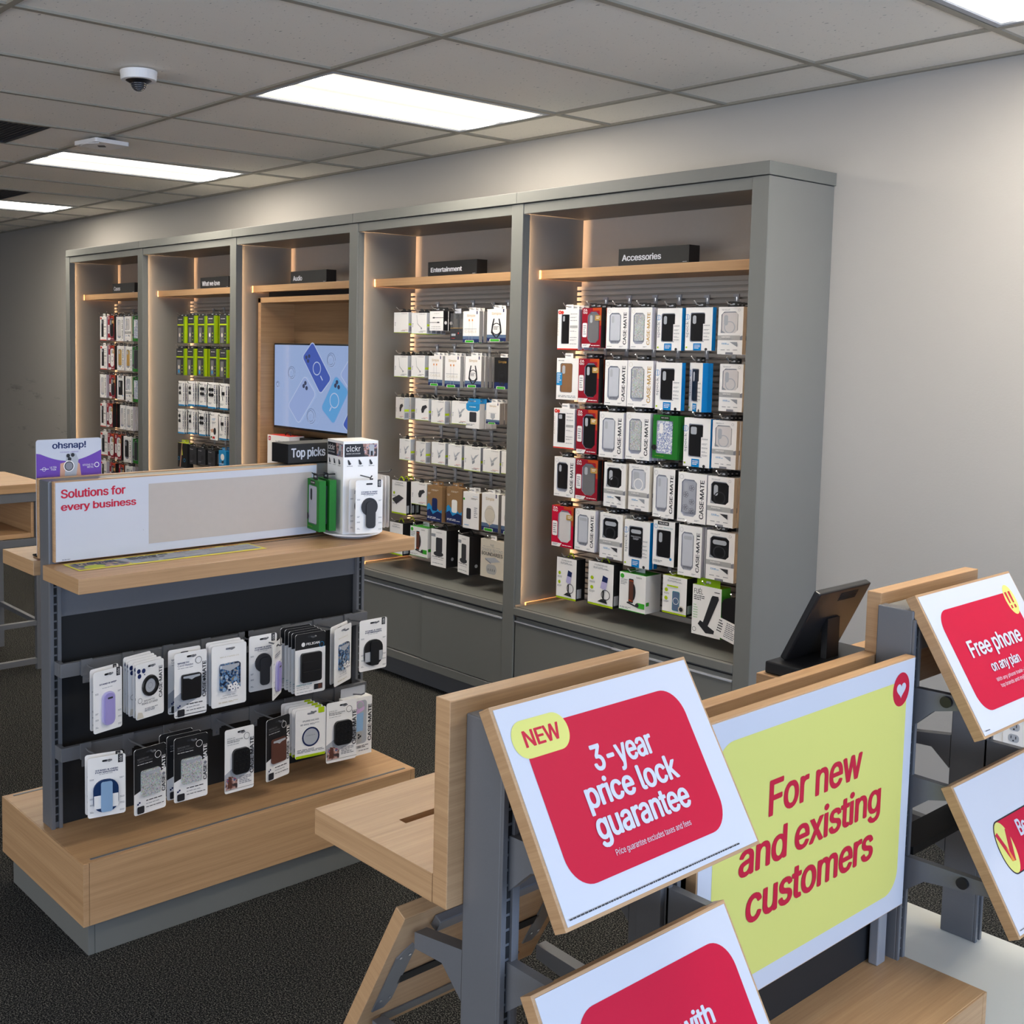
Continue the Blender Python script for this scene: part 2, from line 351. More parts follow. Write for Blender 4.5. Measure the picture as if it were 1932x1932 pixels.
class Print:
    """flat print on the plane y = y0 (front towards -y), later ops lie a hair further forward"""
    def __init__(s, mb, w, h, y0=0.0, T=None, x0=0.0, z0=0.0, step=0.00022):
        s.mb, s.w, s.h, s.y, s.T, s.x0, s.z0, s.step = mb, w, h, y0, T, x0, z0, step
    def _p(s, pts): return [(s.x0 + x * s.w, s.y, s.z0 + z * s.h) for x, z in pts]
    def poly(s, pts, m): s.y -= s.step; s.mb.add(s._p(pts), [list(range(len(pts)))], m, s.T); return s
    def r(s, x0, x1, z0, z1, m): return s.poly([(x0, z0), (x1, z0), (x1, z1), (x0, z1)], m)
    def rr(s, x0, x1, z0, z1, rad, m, corners=(1, 1, 1, 1), n=7):   # rad in metres
        pts = rrect(x0 * s.w, x1 * s.w, z0 * s.h, z1 * s.h, rad, n, corners)
        return s.poly([(x / s.w, z / s.h) for x, z in pts], m)
    def el(s, cx, cz, rx, rz, m): return s.poly(ellipse(cx, cz, rx, rz), m)
    def circ(s, cx, cz, r, m): return s.poly([(cx + r / s.w * math.cos(a), cz + r / s.h * math.sin(a)) for a in [2 * math.pi * k / 24 for k in range(24)]], m)
    def ring(s, cx, cz, r, t, m):
        s.y -= s.step; n = 24; vs = []
        for rad in (r, r - t):
            for k in range(n): a = 2 * math.pi * k / n; vs.append((s.x0 + cx * s.w + rad * math.cos(a), s.y, s.z0 + cz * s.h + rad * math.sin(a)))
        s.mb.add(vs, [(k, (k + 1) % n, (k + 1) % n + n, k + n) for k in range(n)], m, s.T); return s
    def t(s, txt, x0, x1, z0, z1, m, bold=0.02, rot=False):
        s.y -= s.step; vs, fs = text_geo(txt, bold)
        if rot: q = [(x1 - v * (x1 - x0), z0 + u * (z1 - z0)) for u, v in vs]
        else: q = [(x0 + u * (x1 - x0), z0 + v * (z1 - z0)) for u, v in vs]
        s.mb.add(s._p(q), fs, m, s.T); return s
    def lines(s, x0, x1, z0, z1, n, m, seed=1, fill=0.45, wmax=.3):
        s.y -= s.step; R = random.Random(seed)
        for i in range(n):
            zt = z1 - (z1 - z0) * i / n; zb = zt - (z1 - z0) / n * fill; x = x0
            while x < x1 - (x1 - x0) * 0.27 * wmax:
                wd = (x1 - x0) * R.uniform(wmax / 3, wmax); e = min(x1, x + wd)
                s.mb.add(s._p([(x, zb), (e, zb), (e, zt), (x, zt)]), [(0, 1, 2, 3)], m, s.T); x = e + (x1 - x0) * 0.13 * wmax
                if wmax > .1 and R.random() < 0.12 and x > (x0 + x1) / 2: break
        return s
USED = []
def tag(o, label, cat, group=None, kind=None):
    o['label'] = label; o['category'] = cat
    if group: o['group'] = group
    if kind: o['kind'] = kind
    USED.append(label)
    return o
def thing(name, label, cat, loc, rz=0, group=None, ry=0):
    o = bpy.data.objects.new(name, None); o.empty_display_size = 0.05; COL.objects.link(o); o.location = loc; o.rotation_euler = (0, ry, rz)
    return tag(o, label, cat, group)
def structure(o): o['kind'] = 'structure'; return o
def box(name, parent, x0, x1, y0, y1, z0, z1, m, bevel=0.0015):
    mb = MB(); mb.box(x0, x1, y0, y1, z0, z1, m); return mb.build(name, parent, bevel)
def wbox(name, parent, x0, x1, y0, y1, z0, z1, m, bevel=0.0015):
    L = parent.location; return box(name, parent, x0 - L.x, x1 - L.x, y0 - L.y, y1 - L.y, z0 - L.z, z1 - L.z, m, bevel)
def dup(root, loc, rz=0, label=None, sc=None):
    r = root.copy(); COL.objects.link(r); r.location = loc; r.rotation_euler = (0, 0, rz)
    if sc: r.scale = sc
    if label: r['label'] = label
    for ch in root.children:
        c = ch.copy(); COL.objects.link(c); c.parent = r
        for g in ch.children: d = g.copy(); COL.objects.link(d); d.parent = c
    return r

# ================================================================ ROOM
CH = 2.743; YW = 4.167; X0R, X1R, Y0R = -12.0, WIN_X, -3.6
mb = MB(); mb.box(X0R - .2, X1R + .2, Y0R - .2, YW + .2, -0.1, 0, CARPET); structure(mb.build('floor'))
mb = MB(); mb.box(X0R - .2, X1R + .2, YW, YW + .12, 0, CH + .1, WALL); structure(mb.build('wall_back'))
mb = MB(); mb.box(X0R - .12, X0R, Y0R, YW, 0, CH + .1, WALL); structure(mb.build('wall_left'))
mb = MB()
for q in ((X0R - .12, -4.25, 0, CH + .1), (1.45, X1R + .12, 0, CH + .1), (-4.25, 1.45, 0, .3), (-4.25, 1.45, 2.4, CH + .1)): mb.box(q[0], q[1], Y0R - .12, Y0R, q[2], q[3], WALL)
structure(mb.build('wall_front'))
mb = MB()
for q in ((-4.25, -4.2, .3, 2.4), (1.4, 1.45, .3, 2.4), (-4.25, 1.45, .3, .35), (-4.25, 1.45, 2.35, 2.4), (-2.4, -2.35, .3, 2.4), (-.45, -.4, .3, 2.4)): mb.box(q[0], q[1], Y0R - .08, Y0R - .03, q[2], q[3], STEEL)
structure(mb.build('window_3'))  # unseen window, made up to go with the added front fill
mb = MB()     # right wall with two shop windows
mb.box(X1R, X1R + .12, Y0R, YW, 0, .3, WALL); mb.box(X1R, X1R + .12, Y0R, YW, 2.35, CH + .1, WALL)
for a, b in ((Y0R, -3.3), (-.25, .3), (3.5, YW)): mb.box(X1R, X1R + .12, a, b, .3, 2.35, WALL)
structure(mb.build('wall_right'))
for i, (a, b) in enumerate(((-3.3, -.25), (.3, 3.5))):
    mb = MB()
    for q in ((a, a + .05, .3, 2.35), (b - .05, b, .3, 2.35), (a, b, .3, .35), (a, b, 2.3, 2.35), ((a + b) / 2 - .02, (a + b) / 2 + .02, .3, 2.35)):
        mb.box(X1R + .03, X1R + .08, q[0], q[1], q[2], q[3], STEEL)
    structure(mb.build('window_%d' % (i + 1)))
# ceiling: slab, T-grid, individual tiles, lights
T = 0.6096; GX = -2.8707; GY = 2.5712
mb = MB(); mb.box(X0R, X1R, Y0R, YW, CH + .03, CH + .12, M['dgrey']); ceil = structure(mb.build('ceiling'))
GRID = mat('grid_recess_shade', (152, 145, 131), .5)  # grid colour darkened and browned to hold the recess shadow
cols = range(-15, 9); rows = range(-6, 2)
lights = {}
for i in cols:
    for j in rows:
        if (i % 4 == 2) and (j % 2 == 0) : lights[(i, j)] = 1
g = MB()
for i in range(-15, 10): x = GX + i * T; g.box(x - .012, x + .012, Y0R, YW, CH - .004, CH + .03, GRID)
for j in range(-5, 2): y = GY + j * 2 * T; g.box(X0R, X1R, y - .012, y + .012, CH - .0045, CH + .03, GRID)
g.box(X0R, X1R, YW - .022, YW, CH - .006, CH + .03, GRID)
g.build('ceiling_grid', ceil)
vents = {(-5, 0): (2.2835 - .61, 2.2835), (-9, 0): (GY, GY + T)}
tile = MB(); tile.box(-T / 2 + .004, T / 2 - .004, -T + .004, T - .004, 0, .02, TILE)
tmesh = None
def put_tile(x, y, sy=1.0):
    global tmesh
    if tmesh is None: o = tile.build('ceiling_tile', ceil); tmesh = o.data
    else: o = bpy.data.objects.new('ceiling_tile', tmesh); COL.objects.link(o); o.parent = ceil
    o.location = (x, y, CH + .003 + random.uniform(0, .0015)); o.scale = (1, sy, 1)
for i in cols:
    x = GX + (i + .5) * T
    if x - T / 2 < X0R or x + T / 2 > X1R + .2: continue
    for j in rows:
        ya = GY + j * 2 * T; yb = min(ya + 2 * T, YW - .01)
        if j == 1: put_tile(x, (ya + yb) / 2, (yb - ya) / (2 * T)); continue
        if (i, j) in lights and j == 0: continue
        if ya < Y0R: continue
        if (i, j) == (-9, 0): put_tile(x, GY + 1.5 * T, .5); continue
        if (i, j) == (-5, -1): put_tile(x, (ya + 1.674) / 2, (1.674 - ya) / (2 * T) - .003); put_tile(x, (2.284 + yb) / 2, (yb - 2.284) / (2 * T) - .003); continue
        put_tile(x, (ya + yb) / 2)
n = 0
desc = {(-2, 0): 'large bright lensed ceiling light in front of the cabinets', (-6, 0): 'second bright ceiling light, beside the small square sensor',
        (-10, 0): 'farthest bright ceiling light at the left edge of the ceiling', (2, 0): 'nearest ceiling light, at the top right corner of the ceiling'}
proto_l = None
for (i, j) in sorted(lights):
    x = GX + (i + .5) * T; y = GY + (j * 2 + 1) * T
    if not (-9.5 < x < X1R - .3 and y > 0.0 and j == 0): continue
    lab = desc.get((i, j), 'lensed ceiling light out of view behind the camera')
    if proto_l is None:
        t = thing('ceiling_light', lab, 'ceiling light', (x, y, CH), 0, 'recessed ceiling lights')
        mb = MB()
        for q in ((-.288, -.268, -.592, .592), (.268, .288, -.592, .592), (-.268, .268, -.592, -.572), (-.268, .268, .572, .592)): mb.box(*q, -.004, .028, M['ltgrey'])
        mb.build('frame', t, .001)
        mb = MB(); mb.box(-.268, .268, -.572, .572, .001, .006, LENS); mb.build('lens', t)
        proto_l = t
    else: dup(proto_l, (x, y, CH), 0, lab)
# vents
for k, ((i, j), (ya, yb)) in enumerate(vents.items()):
    x = GX + (i + .5) * T
    t = thing('ceiling_vent', ['dark square air return grille nearest the dome camera', 'smaller-looking dark air grille farther left, above the last light'][k], 'air vent', (x, (ya + yb) / 2, CH), 0, 'air vents')
    mb = MB(); s = .29
    for q in ((-s, -s + .02, -s, s), (s - .02, s, -s, s), (-s, s, -s, -s + .02), (-s, s, s - .02, s)): mb.box(*q, -.003, .02, M['dgrey'])
    mb.build('frame', t)
    mb = MB(); mb.box(-s + .02, s - .02, -s + .02, s - .02, .018, .02, BLKM); mb.build('duct', t)
    sl = MB(); sl.box(-s + .02, s - .02, -.001, .012, .002, .005, M['dgrey'])
    o = sl.build('slat', t); o.location = (0, -.25, 0)
    for q in range(1, 21): p = o.copy(); COL.objects.link(p); p.location = (0, -.25 + q * .025, 0)
# dome camera and sensor
t = thing('dome_camera', 'white round dome security camera on the ceiling', 'security camera', (-3.985, 2.045, CH - .003))
mb = MB(); mb.cyl((0, 0, -.035), .066, .035, PAPER2, n=40, r2=.07); mb.build('base', t, .002)
mb = MB(); mb.cyl((0, 0, -.045), .032, .012, BLK, n=32, r2=.052); mb.build('bezel', t)
mb = MB()
for k in range(7):
    a0, a1 = math.radians(k * 12.8), math.radians((k + 1) * 12.8); mb.cyl((0, 0, -.045 - .03 * math.sin(a1)), .03 * math.cos(a1) + 1e-4, .03 * (math.sin(a1) - math.sin(a0)), mat('smoked_dome', (60, 60, 64), .05, coat=.8), n=24, r2=.03 * math.cos(a0))
mb.build('dome', t, smooth=True)
t = thing('occupancy_sensor', 'small square white sensor beside the second ceiling light', 'sensor', (-5.47, 2.60, CH - .003), math.radians(8))
mb = MB(); mb.prism(rrect(-.1, .1, -.1, .1, .012), 0, .02, PAPER2, Matrix.Rotation(math.radians(90), 4, 'X')); o = mb.build('plate', t, .001); o.location = (0, 0, -.03)
mb = MB(); mb.cyl((0, 0, -.012), .07, .012, BLK, n=24); mb.build('mount', t)
mb = MB(); mb.box(-.018, .018, -.018, .018, -.0325, -.03, M['dgrey'], Matrix.Rotation(.78, 4, 'Z')); mb.build('lens', t)
mb = MB(); mb.tube([(-.08 + .02 * k, -.07 - .03 * math.sin(math.pi * k / 8), -.032) for k in range(9)], .002, PAPER2); mb.build('trim_line', t)
# wall outlet
t = thing('wall_outlet', 'white duplex wall outlet on a white raceway box low on the right wall', 'outlet', (-1.60, YW, .43))
mb = MB(); mb.box(-.09, .16, -.03, -.001, -.06, .06, PAPER2); mb.build('raceway_box', t, .003)
mb = MB(); mb.box(-.036, .036, -.034, -.03, -.05, .05, PAPER2)
P = Print(mb, .07, .1, -.034, x0=-.035, z0=-.05)
for zz in (.7, .3):
    P.rr(.25, .75, zz - .14, zz + .14, .011, M['ltgrey']); P.r(.36, .4, zz - .02, zz + .08, INK); P.r(.58, .62, zz - .02, zz + .08, INK); P.circ(.49, zz - .08, .0028, INK)
mb.build('faceplate', t, .001)

# ================================================================ DISPLAY CABINETS
PC = [-8.438, -7.238, -6.022, -4.822, -3.628, -2.407]
YF = 3.72; YB = 4.13
NAMES = ['Cases', 'What we love', 'Audio', 'Entertainment', 'Accessories']
LABS = ['grey display cabinet headed Cases, at the far left end', 'grey display cabinet headed What we love', 'grey display cabinet headed Audio, with the wood television niche',
        'grey display cabinet headed Entertainment, full of cables and chargers', 'grey display cabinet headed Accessories, at the right end with open side']
def hook(parent, x, z, ytip, yb=4.10, m=CHROME):
    L = parent.location; mb = MB(); x -= L.x; z -= L.z; y0 = yb - L.y; y1 = ytip - L.y
    mb.tube([(x, y0, z), (x, y1 + .012, z), (x, y1 - .004, z + .014)], .0026, m, n=6)
    mb.tube([(x, y0, z), (x, y0 - .004, z + .04)], .0022, m, n=5)
    mb.box(x - .009, x + .009, y0 - .004, y0, z - .035, z + .048, M['ltgrey'])
    mb.box(x - .013, x + .013, y0 - .009, y0 - .004, z + .038, z + .05, M['ltgrey'])
    return mb.build('peg_hook', parent)
CAB = []
for b in range(5):
    a, c = PC[b], PC[b + 1]; xl, xr = a + .028, c - .028
    t = thing('display_cabinet', LABS[b], 'display cabinet', ((a + c) / 2, YB, 0), 0, 'wall display cabinets'); CAB.append(t)
    wbox('post', t, a - .035, a + .035, YF, YF + .010, 0, 2.36, GREY)
    wbox('side_panel', t, a - .001 if b else a - .03, xl, YF + .011, YB + .03, .0, 2.355, GREYP)
    wbox('side_panel', t, xr, c - .0015 if b < 4 else c - .01, YF + .011, YB + .03, .0, 2.355, GREYP)
    wbox('light_lip', t, a + .033, a + .035, YF + .010, 3.765, .55, 2.315, GREY, 0)
    wbox('light_lip', t, c - .035, c - .033, YF + .010, 3.765, .55, 2.315, GREY, 0)
    for xa, xb in ((xl + .0004, a + .0327), (c - .0327, xr - .0004)):
        mb = MB(); L = t.location; mb.add([(xa - L.x, 3.734 - L.y, .56), (xb - L.x, 3.734 - L.y, .56), (xb - L.x, 3.734 - L.y, 2.305), (xa - L.x, 3.734 - L.y, 2.305)], [(3, 2, 1, 0)], LED)
        mb.box(xa - L.x, xb - L.x, 3.7315 - L.y, 3.7335 - L.y, .56, 2.305, GREY)
        mb.build('led_strip', t)
        area('led_light', ((xa + xb) / 2, 3.7355, 1.4325), (math.radians(90), 0, 0), xb - xa - .0006, 1.74, LED_P, (1.0, .60, .30))
    if b == 4:
        wbox('post', t, c - .035, c + .035, YF, YF + .010, 0, 2.36, GREY)
        wbox('end_panel', t, c - .009, c + .033, YF + .011, YW - .001, 0, 2.36, GREYP)
    wbox('header_rail', t, a + .035, c - .035, YF + .004, YF + .02, 2.315, 2.36, GREY)
    wbox('top_panel', t, xl, xr, YF + .02, YB + .03, 2.318, 2.355, GREYP)
    wbox('crown', t, (a if b else a - .014) + .0006, c - .0006 if b < 4 else c + .04, YF - .008, YW - .001, 2.362, 2.411, GREY)
    wbox('back_panel', t, xl, xr, YB, YB + .03, .5, 2.318, mat('warm_grey_back', (178, 168, 158), .5))
    wbox('shelf', t, xl + .001, xr - .001, 3.84, YB - .001, 2.033, 2.073, WOODX, .001)
    wbox('counter_top', t, xl - .005 if 0 else a + .036, c - .036, YF - .002, YB - .001, .508, .54, GREY)
    wbox('counter_groove', t, a + .036, c - .036, YF + .02, YF + .024, .5401, .5408, STEELD, 0)
    wbox('wood_lip', t, xl + .001, xl + .012, 3.80, YB - .002, .541, .553, WOODY, 0)
    wbox('recess_strip', t, a + .036, c - .036, YF + .03, YF + .035, .10, .508, STEEL, 0)
    mx = (a + c) / 2
    for k, (d0, d1, y) in enumerate(((a + .037, mx + .004, YF + .012), (mx - .002, c - .037, YF + .003))):
        d = MB(); L = t.location; d.box(d0 - L.x, d1 - L.x, y - L.y, y + .008 - L.y, .158, .475, GREY)
        do = d.build('door', t, .001)
        h = MB(); h.prism([(0, 0), (d1 - d0, 0), (d1 - d0, .006), (0, .006)], y - .006, y + .006, M['ltgrey'], Matrix.Translation((d0 - L.x, -L.y, .474)))
        h.prism([(0, 0), (d1 - d0, 0), (d1 - d0, .016), (0, .016)], y + .006, y + .010, GREY, Matrix.Translation((d0 - L.x, -L.y, .480)))
        h.build('door_pull', do)
    wbox('bottom_rail', t, a + .036, c - .036, YF + .001, YF + .03, .112, .154, GREY)
    wbox('toe_kick', t, a + .036, c - .036, YF + .075, YF + .09, 0, .112, STEEL)
# slats: single ones in the three near bays, joined in the two far ones
SLATM = mat('slatwall_grey', (176, 170, 164), .45, .15, .02, 60)
for b in (0, 1, 3, 4):
    t = CAB[b]; L = t.location; w = PC[b + 1] - PC[b] - .058
    one = MB(); one.box(-w / 2, w / 2, -.03, -.012, 0, .016, SLATM); one.box(-w / 2 + .012, w / 2 - .012, -.012, -.0005, .002, .014, M['dgrey'])
    if b >= 3:
        me = None
        for k in range(59):
            if me is None: o = one.build('slat', t, 0); me = o.data
            else: o = bpy.data.objects.new('slat', me); COL.objects.link(o); o.parent = t
            o.location = (0, 0, .555 + k * .0248)
    else:
        al = MB()
        for k in range(59): al.box(-w / 2, w / 2, -.03, -.012, .555 + k * .0248, .571 + k * .0248, SLATM); al.box(-w / 2 + .012, w / 2 - .012, -.012, -.0005, .557 + k * .0248, .569 + k * .0248, M['dgrey'])
        o = al.build('slatwall', t); o['kind'] = 'stuff'
# headings on the shelves
for nm, x0, x1, tx0, tx1, tz0, tz1 in (('Cases', -7.972, -7.615, -7.948, -7.844, 2.094, 2.124), ('What we love', -6.672, -6.315, -6.649, -6.425, 2.091, 2.122), ('Audio', -5.621, -5.264, -5.595, -5.503, 2.091, 2.12),
                                 ('Entertainment', -4.395, -4.038, -4.373, -4.143, 2.094, 2.118), ('Accessories', -3.173, -2.816, -3.154, -2.952, 2.095, 2.122)):
    t = thing('heading_block', 'black block lettered %s on the oak shelf' % nm, 'sign', (x0, 3.87, 2.0735), 0, 'black heading blocks')
    mb = MB(); mb.box(0, x1 - x0, 0, .07, 0, .073, BLKM); mb.build('block', t, .0008)
    mb = MB(); P = Print(mb, 1, 1, -.0002, z0=0); P.t(nm, tx0 - x0, tx1 - x0, tz0 - 2.0735, tz1 - 2.0735, PAPER, .03)
    P.lines(.30 if 0 else x1 - x0 - .03, x1 - x0 - .008, .004, .007, 1, PAPER); o = mb.build('lettering', t); o['kind'] = 'stuff'
# ---- audio bay: wood niche, television, boxed speakers
t = CAB[2]
xa, xb = -5.955, -4.853
wbox('niche_side', t, xa, xa + .03, 3.86, YB - .001, .541, 2.0, WOODY); wbox('niche_side', t, xb - .03, xb, 3.86, YB - .001, .541, 2.0, WOODY)
wbox('niche_top', t, xa, xb, 3.86, YB - .001, 1.969, 2.0015, WOODX); wbox('niche_back', t, xa + .03, xb - .03, YB - .02, YB - .001, .541, 1.969, WOODZ, 0)
wbox('gap_panel', t, xa + .06, xb - .03, 3.90, YB - .001, 2.0016, 2.033, BLKM, 0)
wbox('niche_shelf', t, xa + .031, xb - .031, 3.87, YB - .021, .93, .95, WOODX)
tv = thing('television', 'wall-mounted television showing blue phone cases, in the Audio cabinet', 'television', (-5.895, 3.94, 1.205))
mb = MB(); mb.box(0, .91, 0, .035, 0, .52, BLK); mb.build('bezel', tv, .003)
mb = MB(); mb.box(.3, .6, .035, .168, .12, .4, BLK); mb.build('wall_mount', tv)
def screen_mat(nm, rgb, s=.7):
    m = emit(nm, rgb, s); m.node_tree.nodes['Principled BSDF'].inputs['Base Color'].default_value = (.02, .02, .02, 1); m.node_tree.nodes['Principled BSDF'].inputs['Roughness'].default_value = .12; return m
sb, sb2, sb3, sb4, sb5, sb6 = [screen_mat('screen_' + k, c) for k, c in (('backdrop', (150, 172, 215)), ('deep', (62, 88, 176)), ('sky', (92, 158, 214)), ('pale', (178, 192, 226)), ('dark', (52, 60, 92)), ('mist', (146, 166, 214)))]
mb = MB(); P = Print(mb, .89, .496, -.001, x0=.01, z0=.014, step=.0004); P.r(0, 1, 0, 1, sb)
def phone(P, cx, cz, w, h, ang, m, ring=None, cam=None, edge=None):
    c_, s_ = math.cos(ang), math.sin(ang)
    def R(pts): return [((cx + x * c_ - z * s_) / P.w, (cz + x * s_ + z * c_) / P.h) for x, z in pts]
    if edge: P.poly(R(rrect(-w / 2 - .006, w / 2 + .006, -h / 2 - .006, h / 2 + .006, w * .2)), edge)
    P.poly(R(rrect(-w / 2, w / 2, -h / 2, h / 2, w * .16)), m)
    if ring:
        rr_ = R([(0, -h * .02)])[0]; P.ring(rr_[0], rr_[1], w * .30, .006, ring); P.poly(R([(-.004, -h * .34), (.004, -h * .34), (.004, -h * .22), (-.004, -h * .22)]), ring)
    if cam:
        for dx, dz in ((-.28, .4), (-.28, .3), (-.08, .35)): q = R([(w * dx, h * dz)])[0]; P.circ(q[0], q[1], w * .085, cam)
phone(P, .44, .365, .135, .28, .72, sb2, sb4, sb5, sb4); phone(P, .625, .185, .15, .24, -.62, sb3, sb4, sb5, sb6)
phone(P, .30, .17, .15, .25, -.75, sb6, None, sb5, sb4); phone(P, .78, .36, .1, .17, -.75, sb6, None, sb5, sb4); phone(P, .79, .075, .09, .13, -.6, sb2, sb4, None, sb4)
for cx, cz, r in ((.2, .325, .038), (.60, .41, .040), (.41, .075, .045), (.06, .25, .018)):
    for q in range(4): P.ring(cx / P.w + .006 * math.sin(q * 2), cz / P.h + .01 * math.cos(q * 3), r * (1 - .13 * q), .002, sb4 if q % 2 else sb5)
mb.build('screen', tv)
for nm, x, w, h, d, bm_, tm, lb, txt in (('speaker_box', -5.865, .235, .215, .11, PAPER2, M['tvred'], 'white boxed speaker with red top below the television', 'YOUR'),
                                    ('speaker_box', -5.47, .25, .19, .11, PAPER2, M['teal'], 'white boxed speaker with teal top at the right of the niche shelf', None)):
    t = thing(nm, lb, 'boxed speaker', (x, 3.875, .9505), 0, 'boxed speakers below the television')
    mb = MB(); mb.box(0, w, 0, d, 0, h, bm_, top=tm); P = Print(mb, w, h, 0)
    P.rr(.05, .16, .84, .96, .004, RED); P.t('JBL' if txt else 'o', .07, .14, .87, .93, PAPER2)
    if txt: P.t(txt, .38, .82, .72, .86, M['gink'], 0)
    P.el(.62, .5, .3, .2, BLK); P.ring(.62, .5, .05, .008, M['dgrey']); P.lines(.2, .8, .08, .2, 2, M['gink']); mb.build('carton', t, .001)
    mb = MB(); mb.tube([(w * .62 + .03 * math.cos(math.pi * k / 6), d / 2, h - .006 + .028 * math.sin(math.pi * k / 6)) for k in range(7)], .004, BLK); mb.build('carry_handle', t)
t = thing('speaker_box', 'small black boxed speaker between the two white speaker boxes', 'boxed speaker', (-5.60, 3.93, .9505), 0, 'boxed speakers below the television')
mb = MB(); mb.box(0, .1, 0, .1, 0, .21, BLKM); Print(mb, .1, .21, 0).circ(.5, .7, .035, M['dgrey']).circ(.5, .7, .02, BLK).lines(.2, .8, .2, .35, 3, M['gink']); mb.build('carton', t, .001)

# ================================================================ PACKAGES
def frame_window(mb, w, h, x0, x1, z0, z1, ch, m, rec=.007):
    """front of a carton with a chamfered window cut in it, set back by rec"""
    O = [(0, 0), (w / 2, 0), (w, 0), (w, h / 2), (w, h), (w / 2, h), (0, h), (0, h / 2)]
    I = [(x0, z0 + ch), (x0 + ch, z0), (x1 - ch, z0), (x1, z0 + ch), (x1, z1 - ch), (x1 - ch, z1), (x0 + ch, z1), (x0, z1 - ch)]
    outer = [(0, 0), (0, 0), (w, 0), (w, 0), (w, h), (w, h), (0, h), (0, h)]
    vs = [(x, 0, z) for x, z in outer] + [(x, 0, z) for x, z in I] + [(x, rec, z) for x, z in I]
    fs = []
    for k in range(8):
        j = (k + 1) % 8
        if outer[k] == outer[j]: fs.append((k, 8 + j, 8 + k))
        else: fs.append((k, j, 8 + j, 8 + k))
    mb.add(vs, fs, m); mb.add(vs, [(8 + k, 8 + (k + 1) % 8, 16 + (k + 1) % 8, 16 + k) for k in range(8)], 'side'); mb.add(vs, [list(range(16, 24))], 'win')
def open_carton(mb, w, h, d, m, side=None, top=None):   # carton without its front face
    vs = [(0, 0, 0), (w, 0, 0), (w, d, 0), (0, d, 0), (0, 0, h), (w, 0, h), (w, d, h), (0, d, h)]
    mb.add(vs, [(0, 3, 2, 1), (3, 0, 4, 7), (2, 3, 7, 6)], m); mb.add(vs, [(1, 2, 6, 5)], side or m); mb.add(vs, [(4, 5, 6, 7)], top or m)
def case_mesh(x0, x1, z0, z1, m, cam='pill', ring=None, camm='ltgrey', y=.0012, th=.005):
    mb = MB(); w = x1 - x0; mb.prism(rrect(x0, x1, z0, z1, w * .14, 4), y, y + th, m)
    P = Print(mb, 1, 1, y)
    if cam == 'pill': P.poly(rrect(x0 + w * .12, x0 + w * .38, z1 - w * .75, z1 - w * .14, w * .12, 4), camm)
    elif cam == 'bar': P.poly(rrect(x0 + w * .1, x1 - w * .1, z1 - w * .42, z1 - w * .16, w * .12, 4), camm)
    elif cam == 'sq': P.poly(rrect(x0 + w * .1, x0 + w * .55, z1 - w * .6, z1 - w * .12, w * .1, 4), camm)
    if ring: P.ring((x0 + x1) / 2, (z0 + z1) / 2 - w * .12, w * .36, w * .06, ring)
    return mb
def tab_mesh(w, h, m, d=.002, hole=True, tw=.36, th=.022, y=None):
    y = .008 if y is None else y
    mb = MB(); mb.prism(rrect(w / 2 - w * tw / 2, w / 2 + w * tw / 2, h - .001, h + th, .003, 2), y, y + .0015, m)
    if hole: Print(mb, 1, 1, y).poly(rrect(w / 2 - .011, w / 2 + .011, h + th * .35, h + th * .65, .0028, 2), 'ltgrey')
    return mb
KIND = {}
def kind(f): KIND[f.__name__] = f; return f
# every kind returns (w, h, d, [(part, mesh)], description, category)
def cm(case='clear', cam='pill', tcol='dgrey', desc='white box with clear phone case', ring=None, edge=None, tab='blkc', windowm=None):
    w, h, d = .118, .186, .023; mb = MB(); open_carton(mb, w, h, d, 'white', edge or 'side')
    frame_window(mb, w, h, w * .13, w * .66, h * .12, h * .87, .012, 'white')
    P = Print(mb, w, h); P.t('CASE\u00b7MATE', .775, .92, .1, .88, tcol, .03, rot=True)
    P.ring(.12, .91, .0085, .0008, 'cbadge' if case == 'glit' else 'gink'); P.lines(.05, .4, .035, .06, 1, 'gink', 3); P.lines(.62, .8, .03, .065, 2, 'gink', 5)
    c = case_mesh(w * .17, w * .62, h * .2, h * .84, case, cam, ring)
    if case == 'win':
        P3 = Print(c, 1, 1, .0008)
        for fx, fz in ((.28, .3), (.5, .42), (.3, .56), (.5, .7), (.52, .24)):
            for q in range(5): P3.ring(w * fx + .0065 * math.cos(q * 1.257), h * fz + .0065 * math.sin(q * 1.257), .0052, .0008, 'dgrey')
    if case == 'clear': Print(c, 1, 1, .0008).lines(w * .22, w * .58, h * .14, h * .18, 1, 'gink', 2, .9)
    return w, h, d, [('carton', mb), ('phone_case', c), ('hang_tab', tab_mesh(w, h, tab))], desc, 'phone case box'
